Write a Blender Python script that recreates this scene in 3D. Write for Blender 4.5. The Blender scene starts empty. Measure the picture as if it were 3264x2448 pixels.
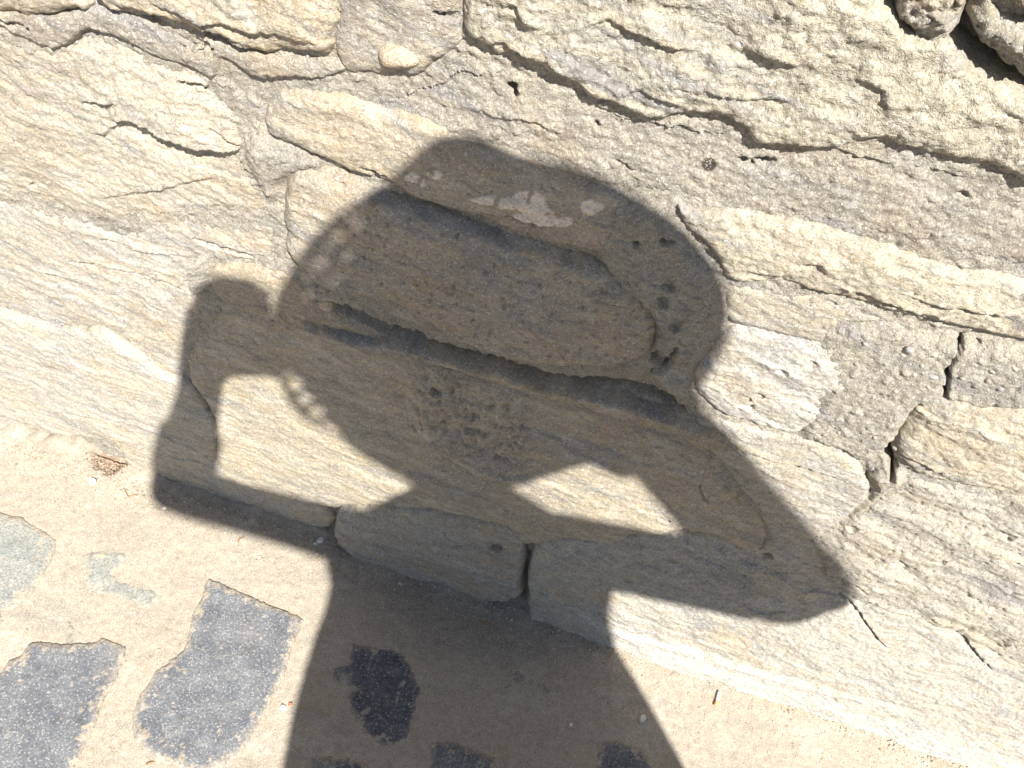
import bpy, math, random
import numpy as np
from mathutils import Vector, Matrix

random.seed(7)
# ------------------------------------------------------------------ camera
HC = 1.2                                   # camera height (hand-held phone)
PITCH, ROLL = math.radians(50), math.radians(18.57)
FPX, KV = 2731.0, 3264 / 2212.0            # focal length in photo pixels; tracing scale
X = np.array([1, 0, 0.]); F = np.array([0, math.cos(PITCH), -math.sin(PITCH)])
D = np.array([0, -math.sin(PITCH), -math.cos(PITCH)])
CI = math.cos(ROLL) * X - math.sin(ROLL) * D      # picture right
CJ = math.sin(ROLL) * X + math.cos(ROLL) * D      # picture down
CAM = np.array([0, -HC / math.tan(math.radians(63.1)), HC])
scn = bpy.context.scene
cd = bpy.data.cameras.new('camera'); cam = bpy.data.objects.new('camera', cd)
scn.collection.objects.link(cam)
cd.sensor_width = 36; cd.lens = 36 * FPX / 3264; cd.clip_start = 0.01; cd.clip_end = 500
B = -F
cam.matrix_world = Matrix(((CI[0], -CJ[0], B[0], CAM[0]), (CI[1], -CJ[1], B[1], CAM[1]),
                           (CI[2], -CJ[2], B[2], CAM[2]), (0, 0, 0, 1)))
scn.camera = cam

WY = 0.02                                  # plane the wall's relief is measured from
def ray(v):
    return F + CI * ((v[0] * KV - 1632) / FPX) + CJ * ((v[1] * KV - 1224) / FPX)
def on_wall(v, b=0.015):                    # point of the wall face, b metres proud
    d = ray(v); return CAM + d * ((WY - b - CAM[1]) / d[1])
def on_ground(v, z=0.0):
    d = ray(v); return CAM + d * ((z - CAM[2]) / d[2])
def on_any(v):
    P = on_wall(v); return P if P[2] > 0 else on_ground(v)

# ------------------------------------------------------------------ light
SUN = ray((600, 718)); SUN = SUN / np.linalg.norm(SUN)      # direction the light travels
elev = math.asin(-SUN[2]); az = math.atan2(-SUN[0], -SUN[1])  # sun azimuth from +y towards +x
wd = bpy.data.worlds.new('World'); scn.world = wd; wd.use_nodes = True
nt = wd.node_tree; nt.nodes.clear()
sky = nt.nodes.new('ShaderNodeTexSky'); sky.sky_type = 'NISHITA'; sky.sun_disc = False
sky.sun_elevation = elev; sky.sun_rotation = az
sky.air_density = 1.0; sky.dust_density = 0.7; sky.ozone_density = 1.0
bg = nt.nodes.new('ShaderNodeBackground'); bg.inputs[1].default_value = 0.05
wo = nt.nodes.new('ShaderNodeOutputWorld')
nt.links.new(sky.outputs[0], bg.inputs[0]); nt.links.new(bg.outputs[0], wo.inputs[0])
sl = bpy.data.lights.new('sun', 'SUN'); sl.energy = 5.0; sl.angle = math.radians(0.62); sl.color = (1, 0.955, 0.885)
so = bpy.data.objects.new('sun', sl); scn.collection.objects.link(so)
so.rotation_euler = Vector(SUN).to_track_quat('-Z', 'Y').to_euler()
so.location = (3, -6, 8)
vs = scn.view_settings; vs.view_transform = 'Standard'; vs.look = 'None'; vs.gamma = 1; vs.exposure = 1.13
vs.use_curve_mapping = False
scn.cycles.max_bounces = 5; scn.cycles.diffuse_bounces = 4

# ------------------------------------------------------------------ noise
_rng = np.random.RandomState(3)
_perm = np.concatenate([_rng.permutation(256)] * 3)
_ang = _rng.rand(256) * 2 * np.pi; _gx, _gy = np.cos(_ang), np.sin(_ang)
def pn(x, y, seed=0):
    x = x + seed * 17.31; y = y + seed * 9.77
    xi = np.floor(x).astype(np.int64); yi = np.floor(y).astype(np.int64)
    xf = x - xi; yf = y - yi; xi &= 255; yi &= 255
    u = xf * xf * xf * (xf * (xf * 6 - 15) + 10); v = yf * yf * yf * (yf * (yf * 6 - 15) + 10)
    def g(a, b, dx, dy):
        h = _perm[_perm[a] + b]; return _gx[h] * dx + _gy[h] * dy
    n00 = g(xi, yi, xf, yf); n10 = g(xi + 1, yi, xf - 1, yf)
    n01 = g(xi, yi + 1, xf, yf - 1); n11 = g(xi + 1, yi + 1, xf - 1, yf - 1)
    a = n00 + u * (n10 - n00); b = n01 + u * (n11 - n01)
    return (a + v * (b - a)) * 1.5
def fbm(x, y, o=4, seed=0, gain=0.5):
    s = 0; a = 1; t = 0
    for i in range(o):
        s = s + a * pn(x, y, seed + i * 5); t += a; a *= gain; x = x * 2.03; y = y * 2.03
    return s / t
def bil(x, y, o=3, seed=0, gain=0.5):        # billowed: rounded nubs with creases
    s = 0; a = 1; t = 0
    for i in range(o):
        s = s + a * (np.abs(pn(x, y, seed + i * 7)) * 2 - 0.6); t += a; a *= gain; x = x * 2.1; y = y * 2.1
    return s / t
def sst(a, b, x):
    t = np.clip((x - a) / (b - a), 0, 1); return t * t * (3 - 2 * t)

def chaikin(p, n=1, closed=True):
    p = np.asarray(p, float)
    for _ in range(n):
        q = np.roll(p, -1, 0)
        if closed:
            p = np.stack([p * .78 + q * .22, p * .22 + q * .78], 1).reshape(-1, 2)
        else:
            a, b = p[:-1], p[1:]
            m = np.stack([a * .78 + b * .22, a * .22 + b * .78], 1).reshape(-1, 2)
            p = np.vstack([p[:1], m, p[-1:]])
    return p
def sd_poly(x, z, poly):                      # signed distance, negative inside
    d = np.full(x.shape, 1e9); ins = np.zeros(x.shape, bool); n = len(poly)
    for i in range(n):
        ax, az_ = poly[i]; bx, bz = poly[(i + 1) % n]; ex, ez = bx - ax, bz - az_
        wx, wz = x - ax, z - az_; t = np.clip((wx * ex + wz * ez) / (ex * ex + ez * ez + 1e-12), 0, 1)
        d = np.minimum(d, (wx - ex * t) ** 2 + (wz - ez * t) ** 2)
        c = (az_ <= z) != (bz <= z)
        if ez != 0: ins ^= c & (x < ax + ex * (z - az_) / ez)
    d = np.sqrt(d); return np.where(ins, -d, d)
def near_line(x, z, pl):                      # distance (signed, + on the left), position 0..1 along
    d = np.full(x.shape, 1e9); sg = np.ones(x.shape); s = np.zeros(x.shape)
    L = np.r_[0, np.cumsum(np.hypot(*np.diff(pl, axis=0).T))]
    for i in range(len(pl) - 1):
        ax, az_ = pl[i]; ex, ez = pl[i + 1] - pl[i]; l2 = ex * ex + ez * ez + 1e-12
        wx, wz = x - ax, z - az_; t = np.clip((wx * ex + wz * ez) / l2, 0, 1)
        q = np.hypot(wx - ex * t, wz - ez * t); m = q < d
        d = np.where(m, q, d); sg = np.where(m, np.sign(ex * wz - ez * wx + 1e-12), sg)
        s = np.where(m, (L[i] + t * (L[i + 1] - L[i])) / L[-1], s)
    return d, sg, s

# ------------------------------------------------------------------ object helpers
COL = scn.collection
def tag(o, label=None, cat=None, group=None, kind=None):
    if label: o['label'] = label
    if cat: o['category'] = cat
    if group: o['group'] = group
    if kind: o['kind'] = kind
    return o
def empty(name, loc):
    o = bpy.data.objects.new(name, None); COL.objects.link(o); o.location = loc; o.empty_display_size = .1
    return o
def mesh_obj(name, V, Q, mat, parent=None, col=None, smooth=True, origin=None):
    """V (n,3) world points, Q list/array of faces; origin at the centre of the piece"""
    V = np.asarray(V, float)
    if origin is None: origin = (V.min(0) + V.max(0)) / 2
    origin = np.asarray(origin, float)
    me = bpy.data.meshes.new(name); W = V - origin
    if isinstance(Q, np.ndarray):
        k = Q.shape[1]
        me.vertices.add(len(W)); me.vertices.foreach_set('co', W.astype(np.float32).ravel())
        me.loops.add(Q.size); me.loops.foreach_set('vertex_index', Q.astype(np.int32).ravel())
        me.polygons.add(len(Q)); me.polygons.foreach_set('loop_start', (np.arange(len(Q)) * k).astype(np.int32))
        me.update(calc_edges=True)
    else:
        me.from_pydata([tuple(w) for w in W], [], Q); me.update()
    me.polygons.foreach_set('use_smooth', np.full(len(me.polygons), smooth))
    if col is not None:
        at = me.color_attributes.new('tint', 'FLOAT_COLOR', 'POINT')
        at.data.foreach_set('color', np.c_[col, np.ones(len(col))].astype(np.float32).ravel())
    me.materials.append(mat)
    o = bpy.data.objects.new(name, me); COL.objects.link(o)
    if parent is not None:
        o.parent = parent; o.location = origin - np.array(parent_world(parent))
    else: o.location = origin
    return o
def parent_world(p):
    l = np.array(p.location)
    while p.parent is not None: p = p.parent; l = l + np.array(p.location)
    return l
def grid_faces(mask):                         # faces of a lattice where all four corners are kept
    n, m = mask.shape; idx = -np.ones(mask.shape, np.int64)
    f = mask[:-1, :-1] & mask[1:, :-1] & mask[:-1, 1:] & mask[1:, 1:]
    use = np.zeros(mask.shape, bool)
    for a, b in ((0, 0), (1, 0), (0, 1), (1, 1)):
        use[a:n - 1 + a, b:m - 1 + b] |= f
    idx[use] = np.arange(use.sum())
    i, j = np.nonzero(f)
    Q = np.stack([idx[i, j], idx[i, j + 1], idx[i + 1, j + 1], idx[i + 1, j]], 1)
    return use, Q

# ------------------------------------------------------------------ materials
def mat_base(name, rough=.9, spec=.2):
    m = bpy.data.materials.new(name); m.use_nodes = True; n = m.node_tree; b = n.nodes['Principled BSDF']
    b.inputs['Roughness'].default_value = rough; b.inputs['Specular IOR Level'].default_value = spec
    return m, n, b
def nd(n, t, **k):
    o = n.nodes.new(t)
    for a, v in k.items():
        if a.startswith('i_'):
            a = a[2:]; o.inputs[int(a) if a.isdigit() else a].default_value = v
        else: setattr(o, a, v)
    return o
def noise(n, pos, scale, detail=3, rough=.55):
    t = nd(n, 'ShaderNodeTexNoise', i_Scale=scale, i_Detail=detail, i_Roughness=rough)
    n.links.new(pos, t.inputs['Vector']); return t.outputs['Fac']
def ramp(n, fac, stops):
    r = nd(n, 'ShaderNodeValToRGB'); e = r.color_ramp.elements
    while len(e) < len(stops): e.new(.5)
    for el, (p, c) in zip(e, stops):
        el.position = p; el.color = (*c, 1) if len(c) == 3 else c
    n.links.new(fac, r.inputs[0]); return r.outputs[0]
def mul(n, a, b, f=1.0, mode='MULTIPLY'):
    m = nd(n, 'ShaderNodeMix', data_type='RGBA', blend_type=mode); m.inputs[0].default_value = f
    n.links.new(a, m.inputs[6]); n.links.new(b, m.inputs[7]); return m.outputs[2]
def mixf(n, fac, a, b):
    m = nd(n, 'ShaderNodeMix', data_type='RGBA'); n.links.new(fac, m.inputs[0])
    for s, v in ((6, a), (7, b)):
        if isinstance(v, tuple): m.inputs[s].default_value = (*v, 1)
        else: n.links.new(v, m.inputs[s])
    return m.outputs[2]
def G(v): return (v, v, v)

def rock_mat(name, grain=(420, 1300), bump=(.5, .35), speck=.25, dark=.75, light=1.25, pits=0., stretch=None, dist=.0016, spec=.25, streak=0, pale_c=(.55, .525, .475)):
    m, n, b = mat_base(name, .88, spec)
    pos = nd(n, 'ShaderNodeNewGeometry').outputs['Position']
    if stretch:
        mp = nd(n, 'ShaderNodeMapping'); mp.inputs['Scale'].default_value = stretch; mp.inputs['Rotation'].default_value = (0, math.radians(-7), 0)
        n.links.new(pos, mp.inputs[0]); ps = mp.outputs[0]
    else: ps = pos
    at = nd(n, 'ShaderNodeAttribute', attribute_name='tint').outputs['Color']
    n1 = noise(n, ps, grain[0], 3, .65); n2 = noise(n, pos, grain[1], 1, .6); n0 = noise(n, ps, grain[0] * .17, 3, .6)
    c = mul(n, at, ramp(n, n1, [(.25, G(dark)), (.5, G(1)), (.8, G(light))]))
    c = mul(n, c, ramp(n, n0, [(.3, (.86, .85, .84)), (.5, G(1)), (.72, (1.1, 1.09, 1.06))]))
    if streak:
        m2 = nd(n, 'ShaderNodeMapping'); m2.inputs['Scale'].default_value = (1, 1, 4.5); m2.inputs['Rotation'].default_value = (0, math.radians(-8), 0)
        n.links.new(pos, m2.inputs[0]); n3 = noise(n, m2.outputs[0], 34, 5, .68)
        c = mul(n, c, ramp(n, n3, [(.32, (.70, .73, .79)), (.45, (.95, .95, .95)), (.55, (1.02, 1.0, .97)), (.70, (1.12, 1.0, .84))]), streak)
    # tiny pale and dark mineral grains
    vo = nd(n, 'ShaderNodeTexVoronoi', i_Scale=grain[0] * 2.2); n.links.new(pos, vo.inputs['Vector'])
    sp = nd(n, 'ShaderNodeSeparateColor'); n.links.new(vo.outputs['Color'], sp.inputs[0])
    pale = ramp(n, sp.outputs[0], [(.0, G(0)), (1 - speck * .35, G(0)), (1 - speck * .3, G(.55))])
    c = mixf(n, pale, c, pale_c)
    drk = ramp(n, sp.outputs[1], [(.0, G(0)), (1 - speck * .3, G(0)), (1 - speck * .25, G(.45))])
    c = mixf(n, drk, c, (.13, .11, .09))
    n.links.new(c, b.inputs['Base Color'])
    h = nd(n, 'ShaderNodeMath', operation='MULTIPLY_ADD'); h.inputs[1].default_value = bump[1]
    n.links.new(n2, h.inputs[0]); n.links.new(n1, h.inputs[2]); hh = h.outputs[0]
    if pits:
        vp = nd(n, 'ShaderNodeTexVoronoi', i_Scale=260); n.links.new(pos, vp.inputs['Vector'])
        pr = ramp(n, vp.outputs['Distance'], [(.0, G(0)), (.16, G(.15)), (.3, G(1))])
        h2 = nd(n, 'ShaderNodeMath', operation='MULTIPLY_ADD'); h2.inputs[1].default_value = pits
        n.links.new(pr, h2.inputs[0]); n.links.new(hh, h2.inputs[2]); hh = h2.outputs[0]
    bp = nd(n, 'ShaderNodeBump', i_Strength=bump[0], i_Distance=dist)
    n.links.new(hh, bp.inputs['Height']); n.links.new(bp.outputs[0], b.inputs['Normal'])
    return m
M_STONE = rock_mat('schist_stone', (330, 1100), (.7, .5), .3, .70, 1.22, .2, (1, 1, 1.8), .0022, streak=.9)
M_WORN = rock_mat('worn_schist', (300, 1000), (.62, .5), .28, .72, 1.2, .15, (1, 1, 1.6), .0018, streak=1.0)
M_GRIT = rock_mat('gritty_mortar_stone', (380, 1200), (.85, .6), .42, .70, 1.24, .1, None, .002, streak=.45)
M_NUB = rock_mat('knobbly_limestone', (260, 900), (.9, .5), .26, .74, 1.18, 0, None, .0024, streak=.5)
M_MORTAR = rock_mat('lime_mortar', (420, 1300), (.95, .6), .45, .7, 1.2, .3, None, .002)
M_SAND = rock_mat('sandy_cement', (520, 1400), (.6, .6), .5, .78, 1.18, 0, None, .0014)
M_COB = rock_mat('dark_basalt', (300, 1100), (.8, .5), .30, .6, 1.45, .15, None, .0015, pale_c=(.40, .40, .40))
def plain(name, c, rough=.7, spec=.3, scale=200, var=.2, bump=.2):
    m, n, b = mat_base(name, rough, spec)
    pos = nd(n, 'ShaderNodeTexCoord').outputs['Object']
    f = noise(n, pos, scale, 3)
    lo = tuple(x * (1 - var) for x in c); hi = tuple(min(1, x * (1 + var)) for x in c)
    n.links.new(ramp(n, f, [(.3, lo), (.7, hi)]), b.inputs['Base Color'])
    bp = nd(n, 'ShaderNodeBump', i_Strength=bump, i_Distance=.001); n.links.new(f, bp.inputs['Height']); n.links.new(bp.outputs[0], b.inputs['Normal'])
    return m

# ------------------------------------------------------------------ the wall
STEP = 0.0016
CREAM, GREY, TAN, OCH, WHT, LAV = (.49, .425, .325), (.40, .36, .30), (.42, .35, .26), (.48, .37, .24), (.58, .54, .48), (.40, .375, .36)
# name: polygon traced on the wall face, proud (m), edge radius, texture, relief, strata tilt, three colours
ST = dict(
 A=dict(p=[(150,-70),(202,20),(270,42),(340,50),(395,62),(430,78),(490,97),(530,117),(575,131),(607,115),(660,124),(711,128),(724,60),(700,-70)], b=.024, r=.012, t='strata', a=1.2, th=-14, c=((.50,.42,.30),(.49,.38,.24),(.44,.39,.31))),
 A2=dict(p=[(-70,-60),(-70,20),(0,30),(60,42),(130,34),(190,22),(160,-10),(140,-70)], b=.021, r=.01, t='strata', a=1, th=-5, c=(TAN,GREY,(.48,.39,.24))),
 B=dict(p=[(-70,22),(0,20),(110,30),(200,14),(330,44),(420,66),(560,120),(720,120),(760,165),(690,178),(635,171),(595,173),(556,179),(525,164),(505,146),(478,136),(470,160),(458,190),(445,176),(430,163),(375,144),(330,129),(303,119),(270,96),(240,84),(210,76),(182,71),(165,80),(145,100),(125,112),(85,108),(50,96),(0,56),(-70,50)], b=.017, r=.005, t='smooth', a=1.1, th=-8, c=(GREY,(.42,.36,.27),(.38,.34,.28))),
 B2=dict(p=[(722,-70),(728,40),(718,110),(742,158),(770,167),(840,163),(900,160),(960,130),(996,100),(992,50),(994,-70)], b=.017, r=.009, t='nub', a=.55, th=-10, c=(GREY,(.42,.36,.27),(.46,.40,.30))),
 pebA=dict(p=[(803,125),(818,110),(850,108),(880,118),(897,150),(880,160),(850,164),(820,158)], b=.027, r=.012, t='smooth', a=.7, th=0, c=((.54,.40,.25),(.56,.44,.30),(.48,.40,.30))),
 L=dict(p=[(-70,70),(0,60),(50,100),(85,112),(125,116),(165,86),(182,78),(210,80),(270,100),(330,134),(430,168),(445,182),(462,200),(505,252),(530,296),(548,332),(575,400),(596,440),(600,470),(560,480),(485,468),(421,468),(337,470),(303,480),(256,503),(209,489),(165,475),(125,458),(67,445),(0,430),(-70,415)], b=.010, r=.016, t='strata', a=1.05, th=-7, c=((.52,.46,.36),(.46,.39,.295),(.54,.49,.41))),
 C=dict(p=[(600,192),(650,172),(760,172),(905,166),(985,105),(1050,120),(1180,150),(1400,230),(1600,250),(1900,300),(2100,340),(2280,400),(2280,625),(2150,590),(2000,560),(1937,543),(1836,512),(1778,502),(1694,479),(1560,462),(1464,452),(1380,430),(1280,400),(1180,370),(1080,330),(980,300),(900,262),(760,222),(680,200)], b=.009, r=.012, t='smooth', a=1.3, th=-2, c=((.40,.36,.29),(.43,.385,.31),(.36,.325,.275))),
 T=dict(p=[(999,-80),(995,54),(1002,84),(1028,104),(1055,121),(1072,131),(1106,128),(1136,148),(1180,165),(1220,187),(1251,192),(1261,212),(1305,232),(1349,249),(1392,276),(1423,275),(1470,263),(1515,255),(1565,262),(1592,281),(1626,318),(1653,325),(1700,331),(1802,336),(1853,325),(1903,310),(1944,324),(1991,341),(2040,353),(2106,355),(2157,375),(2212,402),(2290,420),(2290,235),(2212,212),(2174,198),(2120,164),(2069,134),(2049,87),(1978,90),(1951,73),(1924,29),(1903,0),(1880,-80)], b=.021, r=.009, t='nub', a=1.0, th=-4, c=((.455,.41,.31),(.40,.355,.265),(.51,.465,.375))),
 lump1=dict(p=[(1930,-60),(1945,20),(1956,58),(1990,80),(2035,70),(2072,78),(2078,40),(2092,8),(2090,-60)], b=.026, r=.010, t='rubble', a=1.1, th=0, c=((.36,.33,.26),(.40,.35,.26),(.33,.31,.26))),
 lump2=dict(p=[(2118,45),(2112,75),(2120,105),(2160,130),(2212,152),(2290,175),(2290,50),(2212,62),(2170,52),(2150,28)], b=.030, r=.012, t='rubble', a=1.1, th=0, c=((.38,.34,.26),(.42,.37,.27),(.33,.31,.26))),
 lump3=dict(p=[(2160,-60),(2170,10),(2212,40),(2290,45),(2290,-60)], b=.030, r=.012, t='rubble', a=1.1, th=0, c=((.33,.29,.17),(.30,.27,.17),(.36,.33,.24))),
 Dd=dict(p=[(1452,446),(1490,470),(1560,464),(1694,482),(1778,506),(1836,518),(1937,552),(2000,572),(2150,605),(2280,640),(2280,752),(2212,737),(2150,735),(2050,712),(1960,690),(1880,668),(1790,640),(1730,628),(1650,617),(1575,613),(1555,580),(1520,530),(1478,490)], b=.019, r=.008, t='strata', a=1.2, th=-4, c=((.50,.445,.335),(.46,.40,.30),(.56,.49,.37))),
 D2=dict(p=[(1566,622),(1650,620),(1730,634),(1800,648),(1880,676),(1935,694),(1905,702),(1840,705),(1800,718),(1795,750),(1721,740),(1653,716),(1579,706),(1556,680)], b=.013, r=.009, t='strata', a=.9, th=-4, c=((.47,.42,.32),(.43,.38,.30),(.5,.44,.35))),
 E=dict(p=[(575,228),(600,200),(680,203),(760,225),(900,265),(980,303),(1080,335),(1180,375),(1280,405),(1340,425),(1370,460),(1360,520),(1300,552),(1240,545),(1180,532),(1100,508),(1000,468),(900,428),(830,392),(760,374),(700,347),(640,322),(582,302),(562,270)], b=.019, r=.011, t='strata', a=.9, th=-5, c=((.49,.42,.31),(.43,.36,.26),(.54,.47,.36))),
 Gg=dict(p=[(598,402),(625,382),(670,380),(730,392),(800,425),(900,460),(1000,490),(1100,525),(1190,555),(1290,590),(1380,650),(1425,720),(1400,785),(1330,814),(1250,813),(1130,801),(1040,776),(960,746),(900,703),(850,673),(800,661),(720,653),(665,629),(635,590),(604,550),(612,520),(594,500),(600,440)], b=.029, r=.016, t='pit', a=1.1, th=-6, c=((.44,.38,.29),(.40,.36,.30),(.42,.33,.22))),
 J=dict(p=[(445,577),(520,572),(600,588),(640,606),(665,644),(720,684),(790,716),(850,742),(850,748),(745,735),(623,711),(556,688),(489,661),(450,630)], b=.015, r=.007, t='strata', a=.8, th=-4, c=((.46,.38,.26),(.42,.35,.26),(.48,.41,.31))),
 K=dict(p=[(640,700),(730,733),(850,750),(895,765),(1035,797),(1200,847),(1305,868),(1477,922),(1560,945),(1610,985),(1540,985),(1400,932),(1250,892),(1150,857),(1000,814),(900,787),(800,772),(650,727)], b=.026, r=.008, t='strata', a=.8, th=-4, c=((.46,.38,.26),(.42,.36,.27),(.5,.42,.31))),
 N=dict(p=[(452,634),(489,663),(556,690),(623,713),(745,737),(900,792),(1000,817),(1150,860),(1250,895),(1400,938),(1540,992),(1590,1060),(1640,1120),(1660,1160),(1640,1196),(1599,1196),(1559,1170),(1528,1156),(1464,1154),(1392,1166),(1366,1157),(1339,1176),(1305,1177),(1258,1167),(1217,1164),(1197,1174),(1120,1174),(1086,1149),(1012,1133),(917,1099),(800,1088),(700,1090),(560,1056),(474,1020),(468,916),(440,870),(402,820),(405,762),(432,680)], b=.019, r=.008, t='strata', a=.75, th=-4, c=((.47,.40,.28),(.42,.37,.29),(.53,.47,.37))),
 Q=dict(p=[(-70,425),(0,438),(67,450),(125,463),(165,480),(209,494),(256,508),(310,486),(420,474),(490,474),(570,486),(600,492),(596,560),(520,560),(445,570),(442,600),(448,632),(428,680),(400,762),(398,818),(357,814),(300,772),(249,732),(215,712),(170,710),(128,715),(60,690),(-70,650)], b=.012, r=.009, t='strata', a=.85, th=-9, c=((.47,.43,.365),(.48,.42,.33),(.43,.405,.375))),
 U=dict(p=[(-70,660),(60,696),(128,722),(170,717),(215,719),(249,740),(300,780),(357,822),(398,828),(436,874),(463,918),(470,1020),(560,1060),(700,1094),(722,1120),(708,1150),(600,1135),(480,1100),(400,1075),(330,1045),(272,1015),(260,975),(236,957),(100,940),(0,928),(-70,915)], b=.022, r=.009, t='strata', a=.8, th=-6, c=((.485,.445,.37),(.50,.435,.335),(.475,.445,.40))),
 Xx=dict(p=[(715,1130),(733,1112),(790,1106),(917,1112),(1012,1137),(1086,1153),(1118,1174),(1131,1195),(1128,1240),(1122,1300),(1028,1295),(948,1282),(860,1250),(732,1180)], b=.037, r=.009, t='strata', a=1.1, th=-4, c=((.43,.40,.35),(.45,.38,.28),(.48,.44,.38))),
 W=dict(p=[(1579,708),(1653,718),(1721,742),(1788,752),(1812,779),(1839,806),(1829,840),(1795,873),(1768,924),(1728,941),(1674,938),(1626,917),(1565,907),(1515,870),(1496,836),(1500,800),(1532,760)], b=.017, r=.012, t='strata', a=1.0, th=-6, c=((.54,.51,.45),(.57,.54,.49),(.50,.46,.39))),
 Vv=dict(p=[(1478,915),(1540,905),(1600,918),(1660,940),(1720,950),(1800,962),(1850,1000),(1885,1050),(1872,1090),(1812,1138),(1762,1170),(1714,1164),(1668,1198),(1630,1200),(1664,1160),(1645,1120),(1592,1055),(1545,990)], b=.015, r=.008, t='strata', a=.9, th=-5, c=((.46,.43,.37),(.50,.44,.33),(.43,.40,.36))),
 R=dict(p=[(1988,878),(2040,866),(2120,886),(2212,890),(2290,893),(2290,1082),(2212,1078),(2100,1064),(2030,1044),(1962,1022),(1930,985),(1950,940)], b=.022, r=.013, t='strata', a=1.1, th=-3, c=((.53,.47,.35),(.50,.43,.31),(.48,.44,.37))),
 R1=dict(p=[(2046,858),(2080,850),(2212,862),(2290,868),(2290,888),(2212,884),(2120,880),(2060,868)], b=.018, r=.006, t='strata', a=.9, th=-3, c=((.46,.42,.36),(.5,.45,.37),(.44,.41,.37))),
 Zz=dict(p=[(1822,1136),(1872,1098),(1900,1062),(1960,1030),(2030,1050),(2100,1070),(2212,1084),(2290,1090),(2290,1470),(2212,1438),(2100,1392),(1990,1347),(1900,1322),(1822,1292),(1818,1240),(1795,1185)], b=.013, r=.009, t='pit', a=1.5, th=-8, c=((.50,.45,.36),(.46,.42,.35),(.52,.46,.34))),
 Y=dict(p=[(1143,1194),(1200,1182),(1300,1192),(1400,1184),(1500,1177),(1560,1188),(1610,1208),(1670,1203),(1720,1175),(1770,1188),(1798,1228),(1816,1294),(1900,1328),(2028,1368),(2150,1418),(2290,1475),(2290,1790),(2212,1760),(1870,1640),(1515,1520),(1270,1430),(1150,1390),(1140,1330)], b=.034, r=.007, t='strata', a=1.0, th=-5, c=((.455,.425,.36),(.475,.425,.345),(.46,.435,.39))),
)
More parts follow.
